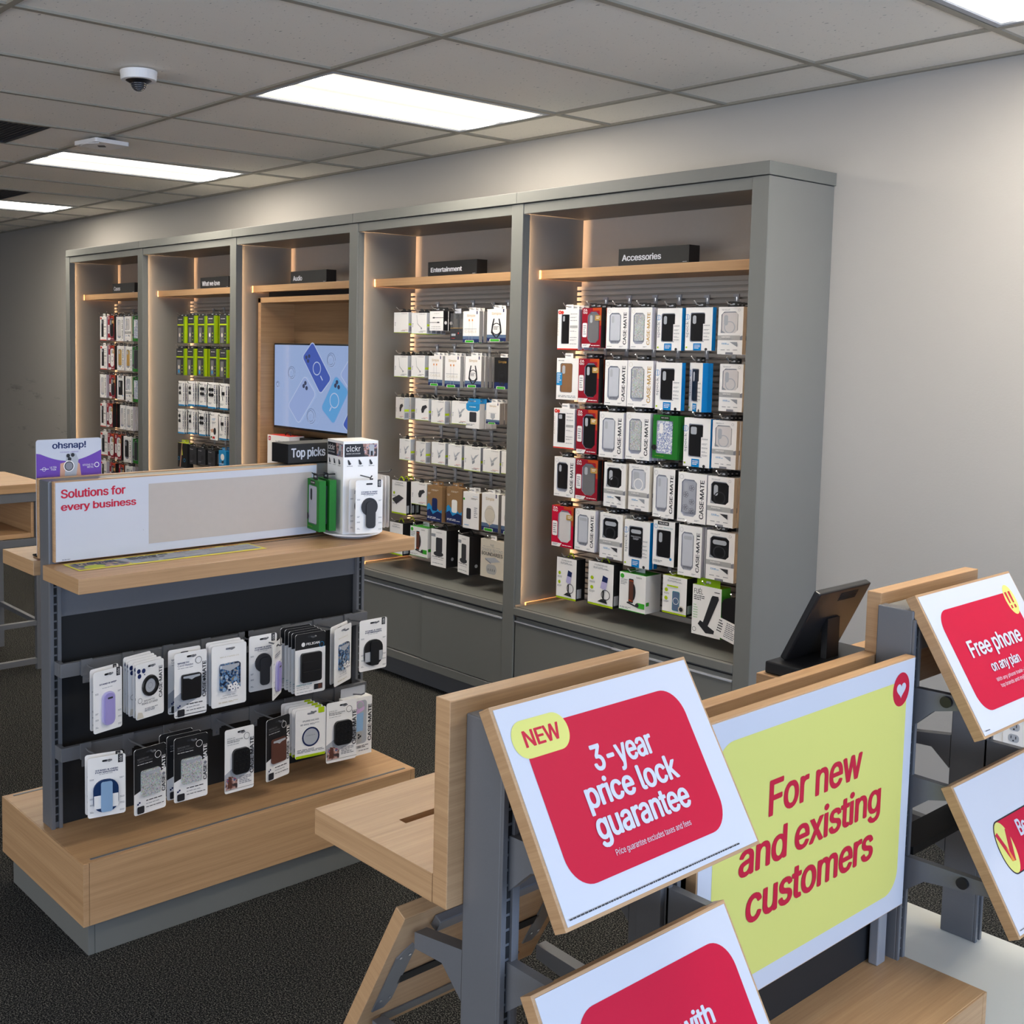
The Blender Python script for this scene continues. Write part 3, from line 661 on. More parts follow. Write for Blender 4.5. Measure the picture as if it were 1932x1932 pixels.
def speck(cam='pill', desc='white and blue box with black case', grip=False):
    w, h, d = .12, .186, .024; mb = MB(); open_carton(mb, w, h, d, 'white', 'blue', 'white')
    frame_window(mb, w, h, w * .18, w * .72, h * .2, h * .88, .004, 'white')
    P = Print(mb, w, h); P.r(.66, .96, .22, .62, 'white') if not grip else None
    P.t('speck', .01, .14, .3, .68, 'gink', .01, rot=True); P.ring(.06, .78, .012, .0014, 'blue'); P.r(.055, .075, .72, .84, 'blue')
    P.r(.32, .62, .0, .165, 'blue'); P.lines(.36, .58, .03, .13, 3, 'white', 4); P.circ(.8, .03, .006, 'ink'); P.circ(.07, .07, .004, 'lime')
    for k, z in enumerate((.58, .48, .4, .32, .25)): P.lines(.7, .92, z - .02, z + .015, 2, 'gink', k)
    c = case_mesh(w * .2, w * .7, h * .22, h * .86, 'blk', cam)
    if grip: P2 = Print(c, 1, 1, .0008); P2.t('PRESIDIO', w * .26, w * .64, h * .64, h * .67, 'ltgrey'); P2.t('GRIP', w * .34, w * .56, h * .59, h * .63, 'ltgrey', .03)
    return w, h, d, [('carton', mb), ('phone_case', c), ('hang_tab', tab_mesh(w, h, 'blkc'))], desc, 'phone case box'
def nimbus(case='clearw', cam='pill', ring='ltgrey', desc='pale box with clear ring case', txt='VANTAGE'):
    w, h, d = .11, .19, .022; mb = MB(); open_carton(mb, w, h, d, 'white', 'cream')
    frame_window(mb, w, h, w * .12, w * .8, h * .45, h * .9, .012, 'white')
    P = Print(mb, w, h); P.t('Nimbus9', .14, .46, .925, .955, 'gink', 0); P.ring(.83, .93, .005, .0008, 'gink')
    P.r(0, .9, .3, .4, 'bandg'); P.poly([(.9, .3), (1, .3), (1, .4), (.9, .38)], 'gink'); P.t(txt, .16, .5, .352, .375, 'white', 0); P.lines(.16, .6, .315, .335, 1, 'gink')
    P.poly([(.12, .45), (.12, .52), (.32, .45)], 'pgrey'); P.poly([(.5, .26), (.8, .26), (.8, .16)], 'dgrey' if case == 'blk' else 'pgrey'); P.lines(.18, .5, .2, .24, 2, 'sky', 3)
    for x in (.15, .4, .65): P.lines(x, x + .18, .07, .1, 1, 'gink', int(x * 9))
    P.rr(.35, .65, 0, .045, .002, 'gink')
    c = case_mesh(w * .15, w * .77, h * .35, h * .88, case, cam, ring)
    P2 = Print(c, 1, 1, .0006); mb.add([(0, -.0006, h * .3), (w, -.0006, h * .3), (w, -.0006, h * .4495), (0, -.0006, h * .4495)], [(0, 1, 2, 3)], 'white')
    P.y = -.0006; P.r(0, .9, .31, .4, 'bandg'); P.t(txt, .16, .5, .362, .382, 'white', 0)
    return w, h, d, [('carton', mb), ('phone_case', c), ('hang_tab', tab_mesh(w, h, 'blkc'))], desc, 'phone case box'
def zagg(case='blk', cam='pill', desc='red box with black phone case', ring=None, front='zred'):
    w, h, d = .112, .183, .03; mb = MB(); open_carton(mb, w, h, d, front, 'blkc', 'zor')
    frame_window(mb, w, h, w * .3, w * .9, h * .12, h * .9, .018, front)
    P = Print(mb, w, h); P.poly([(.55, 1), (1, 1), (1, .55), (.93, .55), (.9, .93), (.55, .93)], 'zor')
    P.t('ZA', .05, .27, .92, .97, 'white', .03); P.t('GG', .05, .27, .855, .905, 'white', .03)
    P.rr(.04, .27, .26, .62, .006, 'white'); P.lines(.08, .22, .3, .56, 5, 'gink', 2); P.rr(.68, .98, .68, .81, .003, 'gold'); P.lines(.74, .93, .71, .78, 2, 'white')
    P.poly([(.03, 0), (.4, 0), (.5, .09), (.03, .09)], 'white'); P.lines(.08, .34, .02, .07, 2, 'gink'); P.lines(.52, .95, .02, .06, 1, 'white', 6)
    c = case_mesh(w * .34, w * .86, h * .13, h * .86, case, cam, ring)
    return w, h, d, [('carton', mb), ('phone_case', c), ('hang_tab', tab_mesh(w, h, 'blkc'))], desc, 'phone case box'
def wred(cam='pill', desc='white box with red badge and edge'):
    w, h, d = .115, .18, .028; mb = MB(); open_carton(mb, w, h, d, 'white', 'side')
    frame_window(mb, w, h, w * .18, w * .56, h * .14, h * .88, .002, 'white')
    P = Print(mb, w, h); P.r(0, 1, 0, .03, 'tvred'); P.circ(.1, .93, .009, 'tvred'); P.circ(.22, .925, .008, 'tvred'); P.t('o', .07, .13, .92, .945, 'white')
    P.t('MOUS', .02, .07, .35, .8, 'cream', .01, rot=True); P.r(.6, .96, .54, .6, 'bandg')
    for k, z in enumerate((.88, .8, .72, .46, .3, .24, .14)): P.lines(.62, .94, z - .02, z + .01, 1 + k % 2, 'gink', k)
    c = case_mesh(w * .2, w * .55, h * .15, h * .87, 'blk', cam)
    return w, h, d, [('carton', mb), ('phone_case', c), ('hang_tab', tab_mesh(w, h, 'white'))], desc, 'phone case box'
def bronze(desc='white box with bronze phone case'):
    w, h, d = .12, .184, .024; mb = MB(); open_carton(mb, w, h, d, 'white', 'side'); frame_window(mb, w, h, w * .16, w * .72, h * .17, h * .88, .006, 'white')
    P = Print(mb, w, h); P.t('INCASE', .06, .34, .925, .955, 'ink'); P.rr(0, .26, .34, .65, .004, 'sky'); P.lines(.03, .22, .38, .62, 5, 'white'); P.lines(.1, .9, .04, .1, 2, 'gink', 7)
    return w, h, d, [('carton', mb), ('phone_case', case_mesh(w * .19, w * .7, h * .18, h * .87, 'bron')), ('hang_tab', tab_mesh(w, h, 'white'))], desc, 'phone case box'
def floral(desc='green box with blue floral case', case='florw'):
    w, h, d = .118, .18, .024; mb = MB(); open_carton(mb, w, h, d, 'green', 'green'); frame_window(mb, w, h, w * .15, w * .8, h * .12, h * .88, .003, 'green')
    P = Print(mb, w, h); P.r(.28, .66, .9, .98, 'blkc'); P.t('kate spade', .33, .61, .925, .96, 'white', 0); P.circ(.07, .25, .012, 'blkc'); P.lines(.12, .5, .04, .07, 1, 'dlime')
    return w, h, d, [('carton', mb), ('phone_case', case_mesh(w * .18, w * .77, h * .13, h * .87, case, camm='white' if case == 'florw' else 'dgrey')), ('hang_tab', tab_mesh(w, h, 'blkc'))], desc, 'phone case box'
def pelican(desc='white box with black side, black case'):
    w, h, d = .11, .184, .026; mb = MB(); open_carton(mb, w, h, d, 'white', 'blkc'); frame_window(mb, w, h, w * .16, w * .82, h * .18, h * .8, .004, 'white')
    P = Print(mb, w, h); P.r(.2, .72, .91, .99, 'blkc'); P.t('PELICAN', .27, .66, .93, .97, 'white', .02); P.ring(.12, .87, .009, .0016, 'sky'); P.t('PROTECTOR', .48, .9, .84, .87, 'teal', 0); P.lines(.25, .45, .83, .86, 1, 'gink'); P.lines(.06, .5, .05, .11, 2, 'gink'); P.circ(.85, .17, .006, 'sky')
    P.mb.add([(w + .0003, .004, h * .3), (w + .0003, d - .004, h * .3), (w + .0003, d - .004, h * .66), (w + .0003, .004, h * .66)], [(0, 1, 2, 3)], 'dgrey')
    return w, h, d, [('carton', mb), ('phone_case', case_mesh(w * .19, w * .8, h * .19, h * .79, 'blk')), ('hang_tab', tab_mesh(w, h, 'blkc'))], desc, 'phone case box'
def lime(pic='mount', desc='white box with lime hook and base', sz=(.125, .186, .06)):
    w, h, d = sz; mb = MB(); mb.box(0, w, 0, d, 0, h, 'white', side='blkc', top='lime' if pic == 'car' else 'dgrey')
    P = Print(mb, w, h); P.r(0, 1, 0, .045, 'lime'); P.lines(.1, .9, .012, .03, 1, 'dlime'); P.t('PUREGEAR', .25, .75, .92, .95, 'dgrey', 0); P.lines(.2, .8, .84, .89, 3, 'gink', 3)
    for z in (.62, .4): P.circ(.16, z, .008, 'lime'); P.lines(.06, .28, z - .12, z - .07, 3, 'gink', int(z * 10))
    if pic == 'mount':
        P.poly([(.5, .42), (.72, .38), (.8, .68), (.6, .72)], 'lilac2'); P.poly([(.6, .72), (.8, .68), (.77, .56), (.56, .58)], 'navy'); P.ring(.72, .28, .022, .003, 'ink'); P.poly([(.4, .1), (.8, .08), (.74, .16), (.56, .17)], 'ink'); P.poly([(.6, .16), (.66, .16), (.66, .38), (.6, .38)], 'ink')
    elif pic == 'car': P.rr(.42, .72, .1, .62, .006, 'teal'); P.rr(.44, .7, .12, .6, .005, 'nav2'); P.ring(.57, .36, .014, .002, 'white'); P.circ(.8, .17, .014, 'cream'); P.circ(.8, .17, .009, 'ink'); P.r(.2, .66, .72, .76, 'lime')
    else: P.poly([(.06, .44), (.5, .58), (.84, .5), (.36, .3)], 'dgrey'); P.poly([(.06, .44), (.36, .3), (.36, .27), (.06, .41)], 'ink')
    mb.add([(w + .0003, d * .1, h * .06), (w + .0003, d * .6, h * .06), (w + .0003, d * .6, h * .28), (w + .0003, d * .1, h * .28)], [(0, 1, 2, 3)], 'ltgrey')
    tb = MB(); tb.tube([(w / 2 - .02 + .04 * k / 8, d / 2, h + .02 * math.sin(math.pi * k / 8)) for k in range(9)], .003, 'lime')
    return w, h, d, [('carton', mb), ('hang_tab', tb)], desc, 'phone accessory box'
def belkin(desc='white box with green top, stand charger'):
    w, h, d = .135, .16, .1; mb = MB(); mb.box(0, w, 0, d, 0, h, 'white', side='white', top='bgreen', bottom='bgreen')
    P = Print(mb, w, h); P.circ(.1, .9, .01, 'bgreen'); P.t('belkin', .64, .84, .9, .95, 'dgrey', 0); P.lines(.05, .3, .66, .82, 4, 'gink', 8); P.rr(.36, .54, .22, .86, .004, 'ink'); P.rr(.38, .53, .26, .82, .003, 'zor'); P.el(.5, .52, .13, .24, 'ink'); P.rr(.38, .54, .3, .8, .004, 'brown')
    P.poly([(.3, .2), (.66, .14), (.76, .24), (.7, .26), (.62, .18), (.32, .24)], 'ink'); P.r(.72, .98, .12, .26, 'bgreen'); P.circ(.7, .19, .009, 'dgrey'); P.lines(.04, .5, .04, .09, 2, 'gink'); P.r(0, 1, 0, .015, 'bgreen')
    mb.add([(w + .0003, .004, h * .2), (w + .0003, .024, h * .2), (w + .0003, .024, h * .3), (w + .0003, .004, h * .3)], [(0, 1, 2, 3)], 'bgreen')
    return w, h, d, [('carton', mb), ('hang_tab', tab_mesh(w, h, 'clear', y=.05))], desc, 'wireless charger box'
def fuel(desc='white box with green top and side'):
    w, h, d = .135, .2, .06; mb = MB(); mb.box(0, w, 0, d, 0, h, 'white', side='bgreen', top='dlime'); P = Print(mb, w, h); P.t('FU\u00c9L', .05, .36, .82, .95, 'ink', .01); P.lines(.05, .42, .68, .79, 3, 'dgrey', 2); P.lines(.76, .95, .88, .92, 1, 'dgrey')
    P.poly([(.36, .2), (.56, .2), (.92, .78), (.9, .84), (.7, .84), (.66, .8)], 'ink'); P.poly([(.22, .22), (.3, .3), (.8, .14), (.86, .08), (.5, .06)], 'ink'); P.circ(.1, .1, .008, 'white'); P.ring(.1, .1, .009, .0015, 'ink'); P.lines(.05, .2, .3, .6, 6, 'bgreen', 3, .2)
    return w, h, d, [('carton', mb), ('hang_tab', tab_mesh(w, h, 'dlime', tw=.8, th=.03))], desc, 'charger box'
def cable(desc='white cable box with lime edge', side='side', pic='line', top='white', sz=(.115, .11, .03)):
    w, h, d = sz; mb = MB(); mb.box(0, w, 0, d, 0, h, 'white', side='ltgrey', top='white', bottom='lime'); P = Print(mb, w, h); P.r(0, 1, 0, .02, 'lime'); P.t('PUREGEAR', .5, .9, .92, .955, 'dgrey', 0); P.lines(.06, .14, .3, .5, 3, 'gink')
    if pic == 'line': P.poly([(.34, .9), (.36, .9), (.42, .5), (.66, .3), (.64, .27), (.4, .47)], 'bandg'); P.poly([(.62, .26), (.67, .32), (.72, .27), (.66, .2)], 'pgrey')
    elif pic == 'plug': P.poly([(.42, .7), (.5, .42), (.66, .5), (.9, .72), (.7, .66), (.56, .52), (.5, .58)], 'ltgrey'); P.poly([(.5, .4), (.66, .48), (.66, .36), (.52, .28)], 'pgrey')
    elif pic == 'car': P.poly([(.46, .5), (.54, .66), (.8, .72), (.9, .62), (.7, .5), (.64, .36), (.5, .34)], 'dgrey')
    P.lines(.5, .95, .06, .1, 1, 'ink', 3); P.lines(.6, .95, .11, .14, 1, 'tvred' if pic != 'line' else 'ink', 4)
    q = [(w + .0003, d * a, h * b) for a, b in ((.15, .06), (.85, .06), (.85, .3), (.15, .3))]; mb.add(q, [(0, 1, 2, 3)], 'gink'); q = [(w + .0003, d * a, h * b) for a, b in ((.05, .36), (.95, .36), (.95, .46), (.05, .46))]; mb.add(q, [(0, 1, 2, 3)], 'lime')
    tb = MB(); tb.prism(ellipse(w / 2, h + .005, .02, .016, 12), d / 2, d / 2 + .0015, 'blkc')
    return w, h, d, [('carton', mb), ('hang_tab', tb)], desc, 'cable or charger box'
def simple(desc='white box with gold script, twin cable', pic='line', body='white', sz=(.112, .15, .022)):
    w, h, d = sz; mb = MB(); mb.box(0, w, 0, d, 0, h, body, side='bandg' if body == 'white' else body); P = Print(mb, w, h); P.r(0, 1, 0, .2, 'nav2' if body == 'white' else 'navy'); P.r(0, 1, 0, .1, 'navy'); P.t('Simple', .24, .74, .8, .9, 'gold', 0)
    if pic == 'line':
        for x in (.38, .58): P.r(x, x + .012, .08, .7, 'ltgrey'); P.r(x - .03, x + .04, .68, .74, 'orange')
        P.t('CABLE', .14, .86, .3, .38, 'cream', -.02); P.r(.1, .86, .42, .43, 'gink')
    elif pic == 'ring': P.ring(.5, .38, .028, .004, 'ink'); P.poly([(.26, .5), (.34, .7), (.4, .7), (.34, .5), (.3, .3), (.5, .1), (.7, .3), (.66, .5), (.6, .7), (.66, .7), (.74, .5), (.78, .26), (.5, .06), (.22, .26)], 'ink'); P.el(.5, .4, .16, .14, 'white' if body == 'white' else 'blkc'); P.lines(.36, .64, .34, .46, 3, 'dgrey')
    elif pic == 'pad': P.el(.5, .42, .3, .26, 'cream'); P.ring(.5, .42, .034, .001, 'gink'); P.r(.49, .51, .1, .2, 'orange')
    else: P.poly([(.34, .3), (.5, .2), (.66, .3), (.66, .5), (.34, .5)], 'ltgrey'); P.lines(.2, .8, .5, .52, 1, 'gink')
    P.rr(.16, .7, -.02, .07, .004, 'white'); P.rr(.19, .67, -.01, .06, .003, 'bgreen'); P.r(.84, .9, .9, 1, 'navy')
    return w, h, d, [('carton', mb), ('hang_tab', tab_mesh(w, h, 'white', tw=.42, th=.018))], desc, 'cable or charger box'
def mcable(desc='white and black cable box'):
    w, h, d = .1, .1, .032; mb = MB(); mb.box(0, w, 0, d, 0, h, 'white', side='blkc'); P = Print(mb, w, h); P.t('mophie', .32, .7, .86, .9, 'dgrey', 0); P.el(.3, .66, .09, .035, 'dgrey'); P.r(.36, 1, .65, .675, 'ink'); P.el(.64, .42, .1, .035, 'dgrey'); P.r(0, .58, .41, .43, 'ink'); P.lines(.15, .85, .18, .21, 1, 'dgrey'); P.lines(.1, .9, .08, .11, 1, 'gink')
    mb.add([(w + .0003, d * .5 + .009 * math.cos(a), h * .4 + .009 * math.sin(a)) for a in [k * math.pi / 6 for k in range(12)]], [list(range(12))], 'white')
    return w, h, d, [('carton', mb), ('hang_tab', tab_mesh(w, h, 'blkc', tw=.7, th=.02))], desc, 'cable or charger box'
def clearbox(desc='clear box with dark printed base'):
    w, h, d = .09, .13, .025; mb = MB(); mb.box(0, w, 0, d, 0, h * .45, 'dgrey'); mb.box(0, w, 0, d, h * .45, h, mat('clear_plastic', (120, 120, 122), .08, alpha=.35)); P = Print(mb, w, h); P.r(0, 1, .44, .455, 'gold'); P.rr(.1, .44, .16, .24, .001, 'ltgrey'); P.lines(.1, .4, .04, .08, 1, 'tvred'); P.circ(.66, .26, .004, 'tvred'); P.ring(.85, .36, .009, .0006, 'gink')
    c = MB(); c.tube([(w * .5, d / 2, h * .45), (w * .5, d / 2, h * .95)], .004, 'blk')
    return w, h, d, [('carton', mb), ('plug', c), ('hang_tab', tab_mesh(w, h, 'clear', tw=.5))], desc, 'cable or charger box'
def bluehub(desc='white box with blue sleeve, charger'):
    w, h, d = .09, .115, .035; mb = MB(); mb.box(0, w, 0, d, 0, h, 'white', top='sky'); P = Print(mb, w, h); P.poly([(0, 1), (1, 1), (1, .78), (.86, .7), (.14, .7), (0, .78)], 'sky'); P.lines(.25, .75, .82, .88, 1, 'white'); P.rr(.26, .78, .26, .66, .006, 'dgrey'); P.lines(.05, .7, .1, .18, 3, 'gink')
    return w, h, d, [('carton', mb), ('hang_tab', tab_mesh(w, h, 'sky', tw=.9, th=.022))], desc, 'cable or charger box'
def kraft(dev='navy', desc='kraft power bank box with blue mountains', body='kraft'):
    w, h, d = .105, .18, .026; mb = MB(); mb.box(0, w, 0, d, 0, h, body, side='kraft'); P = Print(mb, w, h)
    if body == 'kraft':
        P.poly([(0, 0), (1, 0), (1, .36), (.85, .3), (.66, .4), (.5, .32), (.3, .42), (.12, .5), (0, .44)], 'sky'); P.poly([(0, 0), (1, 0), (1, .26), (.7, .3), (.4, .2), (.2, .34), (0, .28)], 'navy'); P.lines(.05, .95, .05, .12, 2, 'white', 3); P.rr(.34, .7, .3, .66, .01, dev); P.lines(.3, .8, .85, .9, 2, 'cream'); P.lines(.05, .25, .74, .8, 2, 'cream')
    else: P.t('mophie', .6, .9, .88, .91, 'sky', 0); P.lines(.5, .92, .8, .85, 2, 'ink'); P.rr(.22, .5, .26, .56, .007, 'dgrey'); P.circ(.06, .8, .006, 'bgreen'); P.lines(.7, .9, .3, .6, 6, 'gink'); P.lines(.1, .4, .06, .1, 1, 'sky')
    return w, h, d, [('carton', mb), ('hang_tab', tab_mesh(w, h, 'kraft' if body == 'kraft' else 'white', tw=.4))], desc, 'power bank box'
def stand(desc='white and black stand charger box'):
    w, h, d = .115, .19, .085; mb = MB(); mb.box(0, w, 0, d, 0, h, 'white', side='blkc', top='blkc'); P = Print(mb, w, h); P.t('mophie', .34, .68, .9, .93, 'dgrey', 0); P.r(0, .28, .79, .87, 'pgrey'); P.poly(rrect(.32, .74, .38, .78, .05, 3), 'dgrey'); P.el(.5, .34, .32, .07, 'dgrey'); P.lines(.1, .9, .23, .26, 1, 'ink'); P.lines(.2, .86, .18, .2, 1, 'gink'); P.lines(.12, .86, .06, .09, 1, 'gink')
    mb.add([(w + .0003, d * .5 + .009 * math.cos(a), h * .22 + .009 * math.sin(a)) for a in [k * math.pi / 6 for k in range(12)]], [list(range(12))], 'ltgrey')
    tb = MB(); tb.tube([(w / 2 - .02 + .04 * k / 6, d / 2, h + .022 * math.sin(math.pi * k / 6)) for k in range(7)], .004, 'blk')
    return w, h, d, [('carton', mb), ('carry_handle', tb)], desc, 'wireless charger box'
def boundaries(desc='cream box lettered CHARGE BEYOND BOUNDARIES'):
    w, h, d = .17, .184, .04; mb = MB(); mb.box(0, w, 0, d, 0, h, 'cream'); P = Print(mb, w, h); P.t('hub', .42, .56, .84, .9, 'gink', .01); P.lines(.1, .9, .8, .815, 1, 'gink'); P.t('CHARGE BEYOND', .05, .95, .69, .77, 'pgrey', -.01); P.t('BOUNDARIES', .05, .95, .58, .67, 'dgrey', .02)
    P.poly([(.2, .5), (.62, .56), (.86, .47), (.46, .4)], 'ltgrey'); P.poly(rrect(.26, .7, .1, .36, .12, 4), 'bandg'); P.poly([(.2, .5), (.46, .4), (.46, .37), (.22, .46)], 'gink'); [P.r(.34 + .09 * k, .36 + .09 * k, .18, .24, 'dgrey') for k in range(4)]
    return w, h, d, [('carton', mb), ('hang_tab', tab_mesh(w, h, 'white', tw=.25))], desc, 'charging hub box'
def screenp(desc='black and lime screen protector pack', dot='cream', blue=False):
    w, h, d = .1, .18, .02; mb = MB(); mb.box(0, w, 0, d, 0, h, 'dgrey', side='lime', top='blkc'); P = Print(mb, w, h); P.r(.83, 1, 0, 1, 'dlime'); P.r(0, .83, .66, .71, 'lime'); P.lines(.15, .65, .86, .9, 1, 'white', 2); P.lines(.2, .6, .77, .79, 1, 'gink')
    P.rr(.12, .5, .02, .58, .003, 'casegrey'); P.el(.31, .3, .1, .075, dot);
    if blue: P.el(.31, .14, .1, .07, 'sky')
    for z in (.36, .24, .12): P.circ(.68, z, .0045, 'lime')
    return w, h, d, [('carton', mb), ('hang_tab', tab_mesh(w, h, 'blkc', tw=.8, th=.018))], desc, 'screen protector pack'
def cmcard(desc='white card with blue base, charms', n=2, pic='charm'):
    w, h, d = .085, .168, .008; mb = MB(); mb.prism(rrect(0, w, 0, h, .004, 2), 0, .0015, 'white'); P = Print(mb, w, h); P.r(0, 1, 0, .06, 'sky'); P.t('CASE\u00b7MATE', .76, .93, .2, .92, 'navy', .03, rot=True); P.lines(.06, .5, .14, .22, 2, 'gink')
    ch = MB()
    if pic == 'charm':
        for k in range(n): ch.cyl((w * (.3 + .3 * (k // 2)), -.006, h * (.72 - .2 * (k % 2))), w * .13, .0055, 'blk', 'y', 12)
        ch.tube([(w * .3, -.002, h * .85), (w * .32, -.002, h * .6), (w * .5, -.002, h * .45)], .0012, 'dgrey', n=5)
    else: ch.tube([(w * .3, -.002, h * .85), (w * .25, -.002, h * .6), (w * .4, -.002, h * .35)], .0014, 'dgrey', n=5); ch.box(w * .35, w * .6, -.006, -.0005, h * .55, h * .68, 'blk')
    return w, h, d, [('card', mb), ('charm', ch)], desc, 'phone charm card'
def redtag(desc='white card with hand photo, red tag'):
    w, h, d = .09, .18, .012; mb = MB(); mb.prism(rrect(0, w, 0, h, .004, 2), 0, .002, 'white'); P = Print(mb, w, h); P.lines(.25, .7, .7, .78, 2, 'sky'); P.lines(.2, .75, .58, .66, 2, 'gink'); P.poly([(.02, .36), (.4, .42), (.5, .3), (.2, .26)], 'skin'); P.el(.6, .32, .17, .13, 'ink'); P.r(.3, .62, .05, .13, 'tvred'); P.circ(.16, .1, .007, 'green')
    return w, h, d, [('card', mb)], desc, 'phone grip card'
def ufee(desc='black earphone box'):
    w, h, d = .09, .11, .07; mb = MB(); mb.box(0, w, 0, d, 0, h, 'dgrey', side='blkc', top='blkc'); P = Print(mb, w, h); P.t('ifrogz', .1, .5, .84, .9, 'white', 0); P.lines(.1, .5, .1, .2, 2, 'gink'); P.circ(.6, .45, .016, 'ink')
    q = [(w + .0003, d * a, h * b) for a, b in ((.3, .15), (.7, .15), (.7, .8), (.3, .8))]; mb.add(q, [(0, 1, 2, 3)], 'gink')
    return w, h, d, [('carton', mb), ('hang_tab', tab_mesh(w, h, 'blkc'))], desc, 'earphone box'
def neonpouch(desc='black and yellow armband pack'):
    w, h, d = .11, .16, .02; mb = MB(); mb.box(0, w, 0, d, 0, h, 'blkc', top='limey'); P = Print(mb, w, h); P.poly([(.3, .5), (.42, .9), (.54, .5)], 'limey'); P.poly([(.2, 0), (.3, 0), (.5, 1), (.42, 1)], 'skin'); P.ring(.1, .35, .012, .003, 'sky'); P.ring(.7, .3, .012, .003, 'sky')
    return w, h, d, [('carton', mb), ('hang_tab', tab_mesh(w, h, 'limey'))], desc, 'armband pack'
def bluebox(desc='bright blue accessory box'):
    w, h, d = .085, .11, .03; mb = MB(); mb.box(0, w, 0, d, 0, h, 'sky', side='blue'); P = Print(mb, w, h); P.el(.5, .6, .25, .2, 'white'); P.lines(.1, .8, .1, .2, 2, 'white'); P.poly([(.3, .3), (.7, .4), (.6, .2)], 'dgrey')
    return w, h, d, [('carton', mb), ('hang_tab', tab_mesh(w, h, 'sky'))], desc, 'accessory box'
def bagpouch(desc='black zipped pouch with white card'):
    w, h, d = .13, .11, .05; mb = MB(); mb.prism(rrect(0, w, 0, h, .035, 6), 0, d, 'blk'); tg = MB(); T_ = Matrix.Translation((-.03, -.006, -.06)) @ Matrix.Rotation(math.radians(14), 4, 'Y')
    tg.box(0, .1, 0, .0015, 0, .085, 'white', T_); P = Print(tg, .1, .085, 0, T_); P.lines(.08, .3, .2, .9, 5, 'ink', 3); P.lines(.45, .95, .1, .9, 8, 'gink', 4)
    return w, h, d, [('pouch', mb), ('price_card', tg)], desc, 'pouch'
PK = {
 'wred': lambda: wred(), 'wred2': lambda: wred('sq', 'white box with red badge, notched case'), 'zg': lambda: zagg('casegrey', 'pill', 'red box with grey phone case'), 'zk': lambda: zagg(), 'zring': lambda: zagg('white', 'sq', 'red box with white ring case', 'ink'),
 'zc': lambda: zagg('clearw', 'no', 'bright red box with clear case', None, 'red'), 'cmc': lambda: cm(), 'cmg': lambda: cm('glit', 'pill', 'gold', 'white box with silver glitter case'), 'cmg2': lambda: cm('glit', 'pill', 'dgrey', 'white box, glitter case, dark lettering'),
 'cmb': lambda: cm('blk', 'pill', 'dgrey', 'white box with plain black case'), 'cmk': lambda: cm('clear', 'pill', 'dgrey', 'black-sided box with clear case', edge='blkc'), 'cmf': lambda: cm('win', 'pill', 'dgrey', 'white box with flower-outline case'),
 'cmx': lambda: cm('clear', 'bar', 'dgrey', 'white box with clear glitter-foot case'), 'cmgold': lambda: cm('gold', 'sq', 'dgrey', 'white box with gold phone case'), 'cmsq': lambda: cm('clearw', 'sq', 'dgrey', 'white box with square-camera clear case'),
 'sp': lambda: speck(), 'sps': lambda: speck('sq', 'white-blue box, black case, square camera'), 'spg': lambda: speck('bar', 'white-blue box, tall lettered black case', True),
 'nv': lambda: nimbus(), 'nk': lambda: nimbus('blk', 'pill', 'dgrey', 'pale box with black ring case', 'PHANTOM'), 'nkb': lambda: nimbus('blk', 'bar', 'dgrey', 'pale box, black case, bar camera', 'PHANTOM'), 'nw': lambda: nimbus('clear', 'sq', 'white', 'pale box with white ring case', 'HALO'),
 'br': lambda: bronze(), 'fl': lambda: floral(), 'flk': lambda: floral('green box with dark phone case', 'dgrey'), 'pel': lambda: pelican(), 'pg1': lambda: lime('mount', 'white box, flexible phone mount picture'), 'pg2': lambda: lime('mount', 'white box, upright phone mount picture'),
 'pgc': lambda: lime('car', 'white box, lime top, car charger', (.115, .156, .06)), 'pgp': lambda: lime('pad', 'white box, lime hook, power bank', (.118, .177, .03)), 'pgq': lambda: lime('pad', 'white box with lime top, wireless pad', (.11, .17, .07)), 'bel': lambda: belkin(), 'fuel': lambda: fuel(), 'bag': lambda: bagpouch(),
 'ca': lambda: cable(), 'cp': lambda: cable('white wall charger box, lime edge', pic='plug'), 'cc': lambda: cable('white car charger box, lime edge', pic='car'), 'ck': lambda: cable('white travel kit box, lime edge', pic='car', sz=(.13, .115, .035)),
 'jb': lambda: cable('small white cable box, round coil', pic='none'), 'si': lambda: simple(), 'sr': lambda: simple('white box with black ring cable picture', 'ring'), 'sk': lambda: simple('black box with ring cable picture', 'ring', 'blkc'), 'sq': lambda: simple('small white box with gold script', 'plug', sz=(.1, .1, .03)), 'sw': lambda: simple('white box with round pad picture', 'pad', sz=(.108, .18, .03)),
 'mc': lambda: mcable(), 'cb': lambda: clearbox(), 'bh': lambda: bluehub(), 'kn': lambda: kraft(), 'kw': lambda: kraft('white', 'kraft box with white power bank'), 'mw': lambda: kraft('dgrey', 'white box with kraft side, power bank', 'white'), 'st': lambda: stand(), 'hub': lambda: boundaries(),
 's1': lambda: screenp(), 's2': lambda: screenp('black and lime pack, pale panel', 'white'), 's3': lambda: screenp('black and lime pack, blue dot', 'cream', True), 'c2': lambda: cmcard(), 'c4': lambda: cmcard('white card, four black charms', 4), 'cs': lambda: cmcard('white card with black wrist strap', 2, 'strap'), 'rt': lambda: redtag(),
 'uf': lambda: ufee(), 'np': lambda: neonpouch(), 'bb': lambda: bluebox()}
PROTO = {}
ORD = ['first', 'second', 'third', 'fourth', 'fifth', 'sixth', 'seventh']
